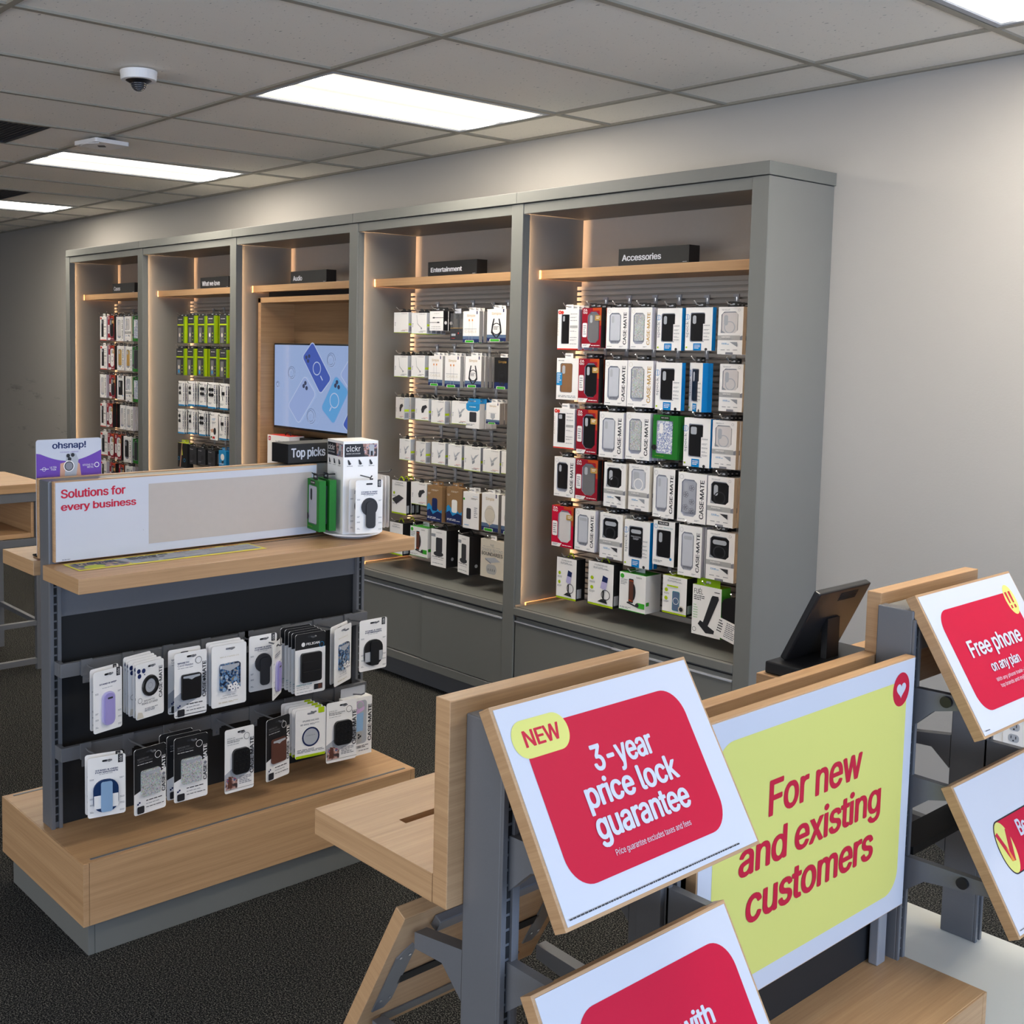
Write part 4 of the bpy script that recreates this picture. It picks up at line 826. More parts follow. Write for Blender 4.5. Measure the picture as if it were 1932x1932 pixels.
def place_pack(key, x, y, z, sx, sz, label, group, rz=0, name='boxed_phone_case', base_rz=0):
    if key not in PROTO:
        w, h, d, parts, desc, cat = PK[key]()
        nm = cat.replace(' or ', '_').replace(' ', '_')
        t = thing(nm, label, cat, (x, y, z), rz, group)
        for pn, mbx in parts: mbx.build(pn, t)
        t.scale = (sx, 1, sz); PROTO[key] = (t, w, h, d, desc, cat); return t
    t0 = PROTO[key][0]; r = dup(t0, (x, y, z), rz, label, (sx, 1, sz)); r['group'] = group; USED.append(label); return r
def dims(key):
    if key in PROTO: return PROTO[key][1:]
    if ('d', key) not in PROTO: PROTO[('d', key)] = PK[key]()
    w, h, d, p, desc, cat = PROTO[('d', key)]; return w, h, d, desc, cat
ROWN = ['top row', 'second row', 'third row', 'fourth row', 'fifth row', 'lowest row']
# (kind, x, z, width, height, how many on the hook, turn in degrees)
BAYS = {4: [
 [('wred', -3.485, 1.718, .123, .177, 4, 0), ('zg', -3.344, 1.729, .108, .171, 5, 0), ('cmc', -3.206, 1.726, .117, .173, 3, 0), ('cmg', -3.077, 1.726, .109, .172, 3, 0), ('sp', -2.942, 1.722, .121, .171, 1, 0), ('sp', -2.803, 1.724, .126, .17, 1, 0), ('nv', -2.651, 1.711, .11, .183, 6, 0)],
 [('br', -3.484, 1.496, .127, .184, 1, 0), ('zk', -3.355, 1.49, .115, .19, 3, 0), ('cmc', -3.207, 1.484, .118, .193, 1, 0), ('cmg', -3.085, 1.484, .13, .194, 2, 0), ('sp', -2.939, 1.48, .128, .193, 1, 0), ('sp', -2.80, 1.481, .112, .194, 2, -28), ('nv', -2.634, 1.49, .103, .184, 2, 0)],
 [('wred2', -3.493, 1.277, .122, .179, 3, 0), ('zk', -3.357, 1.265, .118, .193, 4, 0), ('cmc', -3.228, 1.259, .13, .195, 3, 0), ('cmg2', -3.085, 1.263, .125, .197, 4, 0), ('fl', -2.945, 1.278, .122, .179, 3, 0), ('sps', -2.791, 1.26, .125, .195, 3, 0), ('nv', -2.656, 1.265, .105, .188, 5, 3)],
 [('cmb', -3.481, 1.061, .122, .177, 2, 0), ('zg', -3.354, 1.062, .122, .177, 2, 2), ('nk', -3.194, 1.048, .118, .19, 2, 0), ('nw', -3.06, 1.05, .108, .193, 4, 0), ('cmk', -2.934, 1.036, .107, .202, 3, 0), ('cmf', -2.811, 1.033, .135, .2, 4, 0), ('nk', -2.669, 1.036, .12, .196, 4, 0)],
 [('zc', -3.488, .833, .128, .184, 2, 0), ('cmx', -3.35, .836, .116, .182, 2, 0), ('nkb', -3.208, .822, .122, .196, 4, 0), ('spg', -3.074, .808, .132, .197, 2, 0), ('pel', -2.925, .838, .108, .184, 2, 0), ('cmx', -2.796, .815, .106, .205, 3, 4), ('nkb', -2.665, .821, .128, .195, 3, 0)],
 [('pg1', -3.45, .600, .115, .186, 1, 0), ('pg2', -3.265, .607, .14, .191, 1, 0), ('bel', -3.091, .617, .138, .161, 1, 0), ('pgc', -2.868, .646, .118, .156, 2, 0), ('fuel', -2.721, .588, .135, .201, 1, 0), ('bag', -2.585, .66, .125, .10, 1, 0)]],
 3: [
 [('jb', -4.628, 1.79, .117, .105, 2, 0), ('ca', -4.489, 1.784, .118, .107, 4, 0), ('mc', -4.348, 1.801, .101, .097, 2, 0), ('cb', -4.192, 1.754, .09, .132, 1, 0), ('si', -4.101, 1.745, .113, .15, 3, 0), ('sr', -3.93, 1.752, .12, .151, 2, 4)],
 [('ca', -4.623, 1.56, .109, .111, 4, 0), ('ca', -4.485, 1.563, .107, .111, 4, 0), ('si', -4.349, 1.526, .105, .148, 4, 0), ('si', -4.227, 1.523, .114, .151, 5, 0), ('sr', -4.077, 1.528, .106, .149, 4, 3), ('sk', -3.878, 1.528, .108, .147, 2, 0)],
 [('cc', -4.621, 1.34, .1, .113, 3, -14), ('cc', -4.447, 1.343, .105, .112, 3, 0), ('cp', -4.329, 1.335, .115, .116, 4, -6), ('cp', -4.171, 1.341, .11, .114, 4, 0), ('bh', -4.067, 1.327, .095, .121, 3, 0), ('sq', -3.927, 1.358, .09, .099, 3, 0)],
 [('cp', -4.568, 1.127, .09, .11, 1, 0), ('cp', -4.448, 1.124, .095, .109, 1, -8), ('cp', -4.315, 1.128, .103, .111, 2, 0), ('cp', -4.19, 1.126, .098, .111, 2, 0), ('cp', -4.074, 1.119, .117, .118, 2, 0), ('cp', -3.942, 1.123, .113, .111, 2, 0), ('cp', -3.817, 1.127, .1, .106, 2, 0)],
 [('pgp', -4.624, .838, .119, .177, 3, 0), ('ck', -4.467, .906, .122, .114, 1, 0), ('kn', -4.341, .836, .11, .18, 2, 0), ('kw', -4.195, .844, .112, .18, 2, 0), ('mw', -4.074, .834, .112, .179, 2, 0), ('sw', -3.942, .842, .113, .18, 3, 0), ('sw', -3.81, .842, .11, .18, 2, 0)],
 [('pgq', -4.636, .618, .106, .172, 2, 0), ('bel', -4.470, .637, .135, .153, 1, 0), ('st', -4.305, .609, .114, .189, 2, 0), ('st', -4.115, .604, .1, .189, 1, -10), ('hub', -3.943, .615, .16, .184, 1, 0)]],
 1: [
 [('s1', -6.936, 1.714, .1, .179, 2, 0), ('s1', -6.794, 1.716, .095, .182, 3, 0), ('s1', -6.661, 1.716, .095, .178, 3, 0), ('s2', -6.538, 1.716, .1, .18, 4, 0), ('s1', -6.385, 1.716, .1, .178, 3, 0)],
 [('s3', -6.942, 1.497, .1, .18, 2, 6), ('s1', -6.802, 1.499, .095, .179, 3, 0), ('s3', -6.665, 1.498, .095, .182, 5, 0), ('s3', -6.505, 1.503, .095, .177, 2, 0), ('s1', -6.384, 1.498, .1, .178, 2, 0)],
 [('c2', -6.922, 1.288, .085, .169, 6, 0), ('c2', -6.787, 1.295, .085, .166, 5, 0), ('c4', -6.638, 1.297, .085, .164, 5, 0), ('c4', -6.533, 1.291, .103, .171, 6, 0), ('cs', -6.378, 1.291, .095, .168, 5, 0)],
 [('c2', -6.93, 1.098, .085, .169, 6, 0), ('c2', -6.785, 1.106, .085, .164, 4, 0), ('c4', -6.648, 1.103, .085, .165, 4, 0), ('rt', -6.5, 1.086, .095, .18, 2, 0), ('cs', -6.387, 1.095, .09, .168, 6, 0)],
 [('np', -6.93, .869, .13, .165, 2, 0), ('uf', -6.77, .902, .094, .115, 2, 0), ('uf', -6.655, .91, .09, .105, 2, 4), ('uf', -6.53, .91, .09, .105, 1, 0), ('bb', -6.39, .92, .09, .105, 2, 0)]],
 0: [
 [('wred', -8.139, 1.723, .11, .18, 4, 0), ('zk', -8.003, 1.728, .105, .18, 3, 0), ('cmsq', -7.862, 1.72, .115, .18, 2, 0), ('nv', -7.725, 1.719, .1, .183, 3, 0), ('fl', -7.60, 1.72, .1, .18, 3, 0)],
 [('wred2', -8.134, 1.504, .11, .178, 4, 0), ('zring', -7.995, 1.505, .105, .18, 3, 0), ('cmgold', -7.853, 1.505, .115, .18, 2, 0), ('cmgold', -7.715, 1.504, .105, .178, 2, 0), ('flk', -7.60, 1.5, .1, .18, 3, 0)],
 [('cmsq', -8.144, 1.288, .11, .176, 3, 0), ('zk', -7.985, 1.288, .105, .176, 3, 0), ('pel', -7.852, 1.287, .11, .178, 1, 0), ('nw', -7.718, 1.278, .1, .185, 2, 0), ('fl', -7.60, 1.28, .1, .18, 3, 0)],
 [('wred', -8.142, 1.066, .1, .179, 3, 0), ('zring', -8.026, 1.070, .1, .178, 2, 0), ('zk', -7.92, 1.07, .03, .178, 3, 0), ('cmsq', -7.802, 1.066, .08, .18, 3, 4), ('cmsq', -7.708, 1.066, .11, .178, 2, 0)],
 [('wred2', -8.131, .846, .105, .178, 2, 4), ('zring', -8.011, .833, .105, .188, 2, 0), ('zring', -7.894, .833, .105, .188, 3, 0), ('cmb', -7.75, .828, .125, .19, 2, 0), ('flk', -7.60, .83, .09, .18, 2, 0)],
 [('wred', -8.139, .62, .1, .18, 2, 0), ('zk', -7.985, .62, .1, .18, 2, 0), ('zk', -7.83, .62, .09, .18, 1, 0), ('cmsq', -7.725, .62, .12, .18, 2, 0)]]}
del BAYS[0][3][2]
for b, rowsl in BAYS.items():
    t = CAB[b]; bay = NAMES[b]
    for r, items in enumerate(rowsl):
        for c, (key, x, z, w, h, n, turn) in enumerate(items):
            W_, H_, D_, desc, cat = dims(key); sx, sz = w / W_, h / H_
            hang_z = z + h + .012
            flat = cat.endswith('card')
            if flat: hang_z = z + h - .016
            hook(t, x + w / 2, hang_z, 3.815)
            yf = 3.845
            step = D_ + (.006 if D_ < .03 else .004)
            if cat == 'phone charm card' or cat == 'phone grip card': step = .018
            for k in range(n):
                y = yf + k * step + random.uniform(0, .002)
                if y + D_ > 4.088: break
                rz = math.radians(turn if k == 0 or abs(turn) > 20 else 0) + random.uniform(-.012, .012)
                xx = x + (random.uniform(-.002, .002) if k else 0)
                # turn about the hook, which runs through the middle of the box
                cx = w / 2; px = xx + cx - cx * math.cos(rz); py = y - cx * math.sin(rz) if abs(turn) > 1 else y
                where = 'front of %s hook' % ORD[c] if k == 0 else '%s back on %s hook' % (ORD[k], ORD[c])
                place_pack(key, px, py, z - .001 * k, sx, sz, '%s, %s, %s, %s' % (desc, where, ROWN[r], bay.replace('What we love', 'What-we-love')), '%ss on the %s of %s' % (cat, ROWN[r], bay), rz)

# ================================================================ LEFT GONDOLA
R90 = math.pi / 2
def slot_strip(parent, x, y0, y1, z0, z1, side=1):     # slotted face strips on a post that faces +x
    L = parent.location
    wbox('upright_channel', parent, x, x + .006, y0, y0 + .011, z0, z1, STEEL, .0005); wbox('upright_channel', parent, x, x + .006, y1 - .011, y1, z0, z1, STEEL, .0005)
    mb = MB(); z = z0 + .02
    while z < z1 - .03: mb.box(x - L.x, x + .0012 - L.x, y0 + .012 - L.y, y1 - .012 - L.y, z - L.z, z + .02 - L.z, STEELD); z += .0254
    o = mb.build('slots', parent); o['kind'] = 'stuff'
G = thing('display_gondola', 'low two-sided display gondola with oak plinth, left of centre', 'display rack', (-3.18, 1.908, 0))
def plinth(G, x0, x1, y0, y1, z0, z1, m=WOODY, kick=.025, kz=0, strips=True):
    wbox('plinth_top', G, x0 + .004, x1 - .004, y0 + .004, y1 - .004, z1 - .02, z1, m, .001)
    for q in ((x0, x1, y0, y0 + .018), (x0, x1, y1 - .018, y1)): wbox('plinth_side', G, q[0], q[1], q[2], q[3], z0, z1 - .0006, m, .001)
    for q in ((x1 - .018, x1, y0 + .019, y1 - .019), (x0, x0 + .018, y0 + .019, y1 - .019)): wbox('plinth_side', G, q[0], q[1], q[2], q[3], z0, z1 - .001, m, .001)
    for q in ((x0 + kick, x1 - kick, y0 + kick, y0 + kick + .02), (x0 + kick, x1 - kick, y1 - kick - .02, y1 - kick), (x1 - kick - .02, x1 - kick, y0 + kick + .021, y1 - kick - .021), (x0 + kick, x0 + kick + .02, y0 + kick + .021, y1 - kick - .021)):
        wbox('kick_board', G, q[0], q[1], q[2], q[3], 0, z0 - .001, GREY, .001)
    if strips:
        for x in (x1 - .024, x0 + .016): wbox('metal_strip', G, x, x + .008, y0 + .03, y1 - .03, z1 - .0005, z1 + .0015, STEEL, 0)
plinth(G, -3.4825, -2.8775, 1.3006, 2.515, .10, .282)
for y in (1.324, 2.458):
    wbox('post', G, -3.215, -3.149, y, y + .034, .282, 1.3225, STEEL, .003)
    slot_strip(G, -3.149, y, y + .034, .282, 1.06)
wbox('header_panel', G, -3.214, -3.150, 1.358, 2.458, 1.085, 1.322, GREY)
wbox('top_rail', G, -3.20, -3.155, 1.358, 2.458, .918, 1.03, STEEL); wbox('black_back_panel', G, -3.19, -3.165, 1.358, 2.458, .283, .918, BLACKP, 0)
for x0, x1 in ((-3.147, -2.902), (-3.458, -3.215)): wbox('worktop', G, x0, x1, 1.304, 2.518, 1.037, 1.0805, WOODY, .0015)
wbox('cable_groove', G, -3.105, -3.100, 1.36, 2.46, 1.0805, 1.0812, STEELD, 0)
for zz in (.771, .519):
    L = G.location; mb = MB(); mb.box(-3.112 - L.x, -3.097 - L.x, 1.335 - L.y, 2.472 - L.y, zz - .0205, zz + .0205, STEEL)
    for y in (1.335, 2.457): mb.box(-3.146 - L.x, -3.112 - L.x, y - L.y, y + .015 - L.y, zz - .0205, zz + .0205, STEEL)
    mb.build('hook_bar', G, .001)
wbox('sign_backer', G, -3.146, -3.130, 1.333, 2.27, 1.086, 1.3235, WOODY); wbox('sign_backer', G, -3.232, -3.2155, 1.322, 2.47, 1.086, 1.325, WOODY)
t = thing('business_sign', 'long white sign lettered Solutions for every business', 'sign', (-3.1285, 1.337, 1.088), R90)
mb = MB(); w, h = .93, .232; mb.box(0, w, 0, .0012, 0, h, PAPER); mb.build('sheet', t)
mb = MB(); P = Print(mb, 1, 1, -.0003); P.r(.298, w - .02, .025, .21, M['beige']); P.t('Solutions for', .016, .221, .185, .212, REDT, .03); P.t('every business', .016, .256, .143, .1715, REDT, .03); P.lines(.018, .058, .003, .0055, 1, 'ink', 3); P.poly([(.278, .075), (.281, .068), (.280, .068)], 'gink'); o = mb.build('lettering', t); o['kind'] = 'stuff'
t = thing('prepaid_leaflet', 'long yellow-bordered leaflet flat on the oak worktop under the business sign', 'leaflet', (-3.003, 1.352, 1.0812), R90)
TX = Matrix.Rotation(-R90, 4, 'X')
mb = MB(); P = Print(mb, .633, .115, 0, TX); P.r(0, 1, 0, 1, M['limey2']); P.r(.012, .988, .13, .9, 'ltgrey'); P.poly([(.012, .13), (.29, .13), (.24, .9), (.012, .9)], LEAFP); P.t('Prepaid', .04, .24, .5, .9, 'navy', .02); P.el(.1, .3, .05, .2, 'limey')
P.lines(.3, .52, .5, .88, 4, 'dgrey', 2); P.lines(.32, .96, .12, .22, 1, 'gink', 4); P.lines(.3, .45, .35, .42, 1, 'gink')
for x in (.56, .7, .84): P.lines(x, x + .09, .78, .88, 1, 'redt', int(x * 9)); P.lines(x, x + .05, .6, .7, 1, 'gink'); P.lines(x + .02, x + .12, .42, .5, 2, 'gink', int(x * 20))
mb.build('print', t)
t = thing('heading_block', 'black block lettered Top picks on top of the gondola', 'sign', (-3.166, 2.176, 1.3255), R90, 'black heading blocks')
mb = MB(); mb.box(0, .345, 0, .10, 0, .066, BLKM); mb.build('block', t, .001); mb = MB(); Print(mb, 1, 1, -.0002).t('Top picks', .012, .155, .012, .052, PAPER, .035); o = mb.build('lettering', t); o['kind'] = 'stuff'
# purple counter card on the far worktop
t = thing('counter_card', 'purple and white counter card with a hand and phone, behind the business sign', 'display card', (-3.262, 1.335, 1.082), R90)
w, h = .208, .352; mb = MB(); mb.prism(rrect(0, w, 0, h, .008, 4), 0, .004, PAPER); mb.build('card', t)
mb = MB(); P = Print(mb, w, h, 0); P.poly([(0, 0), (1, 0), (1, .895)] + [(1 - k / 16, .895 - .085 * math.sin(math.pi * k / 16)) for k in range(1, 16)] + [(0, .885)], 'purple'); P.t('ohsnap!', .24, .76, .905, .975, 'navy', .03); P.t('FOR PHONE + ANDROID', .36, .64, .882, .891, 'purple', 0)
P.poly([(.34, .5), (.72, .5), (.66, .78), (.58, .82), (.36, .79)], 'skin'); P.poly([(.40, .5), (.56, .5), (.64, .82), (.60, .87), (.52, .88), (.45, .85)], 'ltgrey'); P.circ(.48, .855, .006, 'ink'); P.circ(.55, .86, .006, 'ink'); P.circ(.5, .825, .006, 'ink'); P.circ(.49, .765, .017, 'white'); P.circ(.49, .765, .0145, 'ink'); P.circ(.49, .765, .012, 'gink')
P.t('ULTRA', .2, .3, .755, .77, 'white', 0); P.t('THIN', .21, .29, .735, .75, 'white', 0); P.ring(.11, .75, .006, .001, 'white'); P.r(.05, .18, .748, .752, 'white'); P.t('STICKS TO', .7, .87, .76, .775, 'white', 0); P.t('METAL', .77, .87, .74, .755, 'white', 0); P.ring(.92, .765, .008, .0018, 'white'); o = mb.build('print', t); o['kind'] = 'stuff'
mb = MB(); mb.tube([(.0, -.002, .003), (.0, .03, .003), (.06, .03, .003), (.06, -.002, .003), (.06, -.002, .05)], .003, BLK); mb.tube([(.15, .03, .003), (.2, .03, .003), (.2, -.002, .003), (.15, -.002, .003), (.15, -.002, .05)], .003, BLK); mb.build('wire_foot', t)
# spinner tower
t = thing('spinner_display', 'white square spinner tower with dark header on a round turntable', 'display stand', (-3.052, 2.362, 1.0815), math.radians(-12.4))
sp_ = .0645; Hh = .312
mb = MB(); mb.cyl((0, 0, 0), .07, .010, mat('clear_base', (190, 190, 195), .1, alpha=.6), n=32); mb.build('turntable', t)
mb = MB(); mb.cyl((0, 0, .0102), .098, .005, PAPER2, n=48); mb.build('disc', t, .001)
mb = MB(); mb.box(-sp_, sp_, -sp_, sp_, .0155, .0155 + Hh, PAPER2); mb.build('tower', t, .0008)
for q in range(2):      # printed faces: q=0 faces -y, q=1 faces +x
    mb = MB(); Tq = Matrix.Rotation(q * R90, 4, 'Z') @ Matrix.Translation((-sp_, -sp_, .0155)); P = Print(mb, .129, Hh, -.0003, Tq)
    P.r(.03, .97, .83, .97, 'ink'); P.poly([(.55, .97), (.97, .97), (.97, .83), (.62, .83)], PHOTO); P.rr(.74, .88, .84, .96, .003, 'ltgrey'); P.r(.78, .84, .84, .89, 'ink'); P.t('clckr', .08, .48, .89, .95, 'white', 0); P.t('MAKES LIFE EASIER', .08, .48, .86, .872, 'white', 0)
    for k, x in enumerate((.12, .43, .74)): P.poly([(x, .8), (x + .03, .8), (x + .1, .755), (x + .06, .745), (x + .02, .75)], 'dgrey'); P.lines(x - .02, x + .14, .725, .735, 1, 'dgrey', k)
    P.y -= 0; o = mb.build('printed_face', t); o['kind'] = 'stuff'
for q in range(3):
    mb = MB(); Tq = Matrix.Rotation(q * R90, 4, 'Z'); mb.tube([tuple(Tq @ Vector(p)) for p in ((0, -sp_, .212), (0, -sp_ - .075, .212), (0, -sp_ - .085, .22))], .0022, BLK, n=6); mb.build('peg_hook', t)

# ---- blister cards
def slothole(P, cx, z, m='blkc'): P.poly(rrect((cx - .11) * P.w, (cx + .11) * P.w, (z - .014) * P.h, (z + .014) * P.h, .0026, 3) if 0 else [(x / P.w, zz / P.h) for x, zz in rrect((cx - .12) * P.w, (cx + .12) * P.w, z * P.h - .003, z * P.h + .003, .0029, 3)], m)
def card(w, h, m='white'): mb = MB(); mb.prism(rrect(0, w, 0, h, .007, 4), 0, .0012, m); return mb, Print(mb, w, h, 0)
def clk(kind_, desc, two=True):
    w, h, d = .104, .18, .009; mb, P = card(w, h); slothole(P, .5, .925); P.r(.8, .93, .86, 1.0, 'ink'); P.t('clckr', .825, .905, .88, .98, 'white', 0, rot=True)
    P.t('STAND & GRIP', .2, .8, .765, .79, 'navy', .03)
    if two: P.t('FOR MAGSAFE', .2, .8, .73, .755, 'navy', .03)
    P.lines(.3, .68, .70, .715, 1, 'gink')
    for k, z in enumerate((.62, .3, .2, .08)): P.lines(.05, .16, z, z + .03, 2, 'gink', k); P.lines(.84, .96, z - .03, z, 2, 'gink', k + 5)
    b = MB(); b2 = MB()
    if kind_ == 'lilac': b.prism(rrect(w * .28, w * .72, h * .1, h * .64, .018, 5), -.006, -.0004, 'lilac2'); b2.prism(rrect(w * .33, w * .67, h * .11, h * .62, .014, 5), -.010, -.006, 'lilac'); Print(b2, 1, 1, -.010).poly(rrect(w * .42, w * .6, h * .53, h * .56, .002, 2), 'dgrey')
    elif kind_ == 'blue': b.prism(rrect(w * .14, w * .8, h * .08, h * .62, .03, 6), -.006, -.0004, 'dnavy'); Print(b, 1, 1, -.006).r(w * .15, w * .79, h * .15, h * .37, 'white'); b2.prism(rrect(w * .33, w * .63, h * .09, h * .59, .006, 3), -.010, -.0066, 'steelblue')
    elif kind_ == 'black': b.prism(rrect(w * .16, w * .82, h * .1, h * .6, .03, 6), -.006, -.0004, 'blk'); Print(b, 1, 1, -.006).r(w * .17, w * .81, h * .18, h * .37, 'ltgrey'); b2.prism(rrect(w * .36, w * .66, h * .1, h * .56, .006, 3), -.010, -.0066, 'blk')
    else: b.prism([(x, z) for x, z in ellipse(w * .5, h * .5, w * .29, w * .29, 24)], -.006, -.0004, 'dgrey'); b2.prism(rrect(w * .36, w * .7, h * .1, h * .6, .012, 5), -.010, -.0062, 'dgrey')
    return w, h, d, [('card', mb), ('blister', b), ('stand_grip', b2)], desc, 'phone grip card'
def ringst(desc='white card with black ring stand'):
    w, h, d = .108, .166, .012; mb, P = card(w, h); slothole(P, .55, .92); P.t('CASE\u00b7MATE', .82, .94, .3, .88, 'dgrey', .03, rot=True)
    for x, z in ((.1, .87), (.27, .86), (.12, .78)): P.circ(x, z, .007, 'navy')
    P.circ(.3, .79, .002, 'navy'); P.t('MAGNETIC', .28, .66, .3, .33, 'dgrey', 0); P.t('RING STAND', .2, .76, .25, .285, 'dgrey', 0); P.lines(.3, .8, .11, .18, 3, 'gink'); P.ring(.13, .34, .008, .001, 'dgrey'); P.poly([(.02, .02), (.26, .02), (.2, .12), (.06, .14)], 'cream')
    b = MB(); n = 24; cx, cz = w * .5, h * .57
    Print(b, 1, 1, -.001).circ(cx, cz, .022, 'ltgrey').ring(cx, cz, .009, .001, 'gink')
    vs = []
    for r_, y in ((.032, -.001), (.030, -.006), (.022, -.006), (.020, -.001)):
        for k in range(n): a = 2 * math.pi * k / n; vs.append((cx + r_ * math.cos(a), y, cz + r_ * math.sin(a)))
    b.add(vs, [(j * n + k, j * n + (k + 1) % n, (j + 1) * n + (k + 1) % n, (j + 1) * n + k) for j in range(3) for k in range(n)], 'blk')
    return w, h, d, [('card', mb), ('ring_stand', b)], desc, 'magnetic ring card'
def holder(kind_, desc):
    w, h, d = .11, .198, .012; dark = kind_ != 'black'; mb, P = card(w, h)
    if dark: P.poly([(.0, 1 - .03), (.06, 1), (.94, 1), (1, .97), (1, .62), (.62, .52), (.2, .36), (.0, .32)], 'blkc')
    else: P.poly([(0, .32), (1, .66), (1, .32), (0, .1)], 'ltgrey')
    slothole(P, .5, .93, 'dgrey' if dark else 'blkc'); c1 = 'casegrey' if dark else 'navy'
    P.t('MAGNETIC', .1, .46, .83, .855, c1, .02); P.t('Card Holder', .1, .58, .79, .82, c1, 0); P.lines(.1, .6, .75, .765, 1, 'white' if dark else 'gink')
    P.ring(.74, .85, .011, .0014, 'white' if dark else 'dgrey'); P.t('MATE', .86, .97, .56, .82, 'white' if dark else 'ink', .03, rot=True); P.t('CASE', .86, .97, .26, .5, 'ink', .03, rot=True); P.circ(.92, .53, .005, 'gink' if dark else 'ink')
    P.lines(.36, .9, .17, .2, 1, 'ink'); P.lines(.36, .8, .13, .15, 1, 'gink'); P.lines(.36, .92, .08, .1, 1, 'ink', 4); P.r(0 if 0 else .02, .98, .035, .045, 'ink') if not dark else None; P.rr(.08, .3, .02, .13, .004, 'ink'); P.circ(.1, .17, .003, 'navy'); P.circ(.15, .19, .003, 'navy')
    m = {'black': 'blk', 'glit': 'glit', 'brown': 'brown'}[kind_]
    b = MB(); b.prism(rrect(w * .2, w * .8, h * .27, h * .66, .007, 4), -.007, -.0004, m); Print(b, 1, 1, -.007).poly([(w * .24, h * .64), (w * .76, h * .64), (w * .76, h * .61), (w * .6, h * .60), (w * .5, h * .575), (w * .4, h * .60), (w * .24, h * .61)], 'ltgrey')
    return w, h, d, [('card', mb), ('card_holder', b)], desc, 'card holder pack'
def florcard(desc='white card with blue floral card holder'):
    w, h, d = .122, .19, .012; mb, P = card(w, h); slothole(P, .52, .93, 'gink'); P.t('RIFLE PAPER CO', .24, .78, .795, .812, 'cbadge', -.01); P.t('MAGNETIC', .32, .68, .165, .18, 'gink', -.01); P.t('CARD HOLDER', .26, .74, .13, .146, 'gink', -.01); P.lines(.2, .8, .05, .075, 2, 'cbadge')
    b = MB(); b.prism(rrect(w * .22, w * .8, h * .25, h * .7, .008, 4), -.007, -.0004, 'florb'); P2 = Print(b, 1, 1, -.007); P2.poly([(w * .26, h * .68), (w * .76, h * .68), (w * .76, h * .64), (w * .5, h * .57), (w * .26, h * .63)], 'ltgrey')
    for x, z in ((.5, .32), (.64, .34), (.56, .28), (.7, .28)):
        for k in range(5): a = k * 1.256; P2.circ(w * x + .0055 * math.cos(a), h * z + .0055 * math.sin(a), .0038, 'white')
        P2.circ(w * x, h * z, .002, 'navy')
    for x, z in ((.3, .3), (.36, .5), (.62, .44)): P2.circ(w * x, h * z, .006, 'steelblue')
    return w, h, d, [('card', mb), ('card_holder', b)], desc, 'card holder pack'
def pelwal(desc='black-headed white card with black wallet'):
    w, h, d = .115, .198, .014; mb, P = card(w, h); P.poly([(0, .97), (.06, 1), (.94, 1), (1, .97), (1, .74), (0, .74)], 'blkc'); slothole(P, .52, .94, 'dgrey'); P.t('PELICAN', .36, .8, .8, .84, 'white', .03); P.circ(.26, .82, .007, 'white'); P.ring(.87, .78, .009, .0012, 'sky')
    P.t('PROTECTOR', .05, .55, .145, .17, 'teal', .02); P.t('MAGNETIC WALLET', .05, .55, .115, .13, 'gink', 0); P.lines(.05, .5, .08, .095, 1, 'gink'); P.lines(.05, .6, .03, .045, 1, 'gink'); P.r(.62, .9, .05, .14, 'ink'); P.r(.76, .88, .06, .13, 'brown')
    b = MB(); b.prism(rrect(w * .17, w * .84, h * .2, h * .68, .008, 4), -.009, -.0004, 'blk'); b.prism(rrect(w * .19, w * .82, h * .26, h * .38, .003, 2), -.0115, -.009, 'blk'); b.prism(rrect(w * .19, w * .82, h * .42, h * .54, .003, 2), -.0115, -.009, 'blk')
    return w, h, d, [('card', mb), ('wallet', b)], desc, 'card holder pack'
def stickit(desc='white card with black suction mount'):
    w, h, d = .112, .2, .013; mb, P = card(w, h); P.poly([(0, .3), (1, .62), (1, .3), (0, .1)], 'ltgrey'); slothole(P, .55, .935); P.t('STICK IT!', .08, .34, .845, .865, 'dgrey', 0); P.t('MAGNETIC SUCTION', .08, .6, .815, .832, 'dgrey', .02); P.t('PHONE MOUNT', .08, .5, .788, .805, 'dgrey', .02); P.lines(.08, .5, .75, .762, 1, 'gink'); P.ring(.74, .85, .011, .0013, 'dgrey')
    P.t('CASE\u00b7MATE', .85, .98, .24, .82, 'ink', .03, rot=True); P.poly([(.02, .06), (.42, .06), (.42, .2), (.2, .27), (.02, .24)], PHOTO); P.poly([(.08, .08), (.24, .08), (.22, .25), (.12, .27)], 'brown'); P.lines(.48, .9, .1, .23, 5, 'gink', 2); P.r(.0, 1, .05, .055, 'ink')
    b = MB(); b.prism(rrect(w * .24, w * .82, h * .28, h * .68, .016, 5), -.009, -.0004, 'blk')
    for i in range(4):
        for j in range(5): b.cyl((w * (.34 + .125 * i), -.0105, h * (.345 + .067 * j)), .004, .0016, 'blk', 'y', 8)
    return w, h, d, [('card', mb), ('suction_mount', b)], desc, 'phone mount card'
def pgring(desc='white and lime card with magnetic ring'):
    w, h, d = .113, .162, .006; mb, P = card(w, h); P.r(.02, .98, 0, .055, 'lime'); P.lines(.2, .8, .015, .035, 1, 'dlime'); slothole(P, .5, .9, 'gink'); P.rr(.74, .94, .88, 1.0, .002, 'lime'); P.t('PUREGEAR', .24, .76, .74, .775, 'pgrey', .02); P.lines(.16, .82, .665, .7, 2, 'gink'); P.lines(.06, .94, .1, .18, 3, 'gink', 3)
    b = MB(); Print(b, 1, 1, -.0006).circ(w * .5, h * .42, .028, 'ltgrey').t('PUREGEAR', w * .36, w * .64, h * .44, h * .46, 'gink', 0).ring(w * .5, h * .42, .032, .0048, 'navy').ring(w * .5, h * .42, .0325, .0012, 'ink')
    return w, h, d, [('card', mb), ('ring_sticker', b)], desc, 'magnetic ring card'
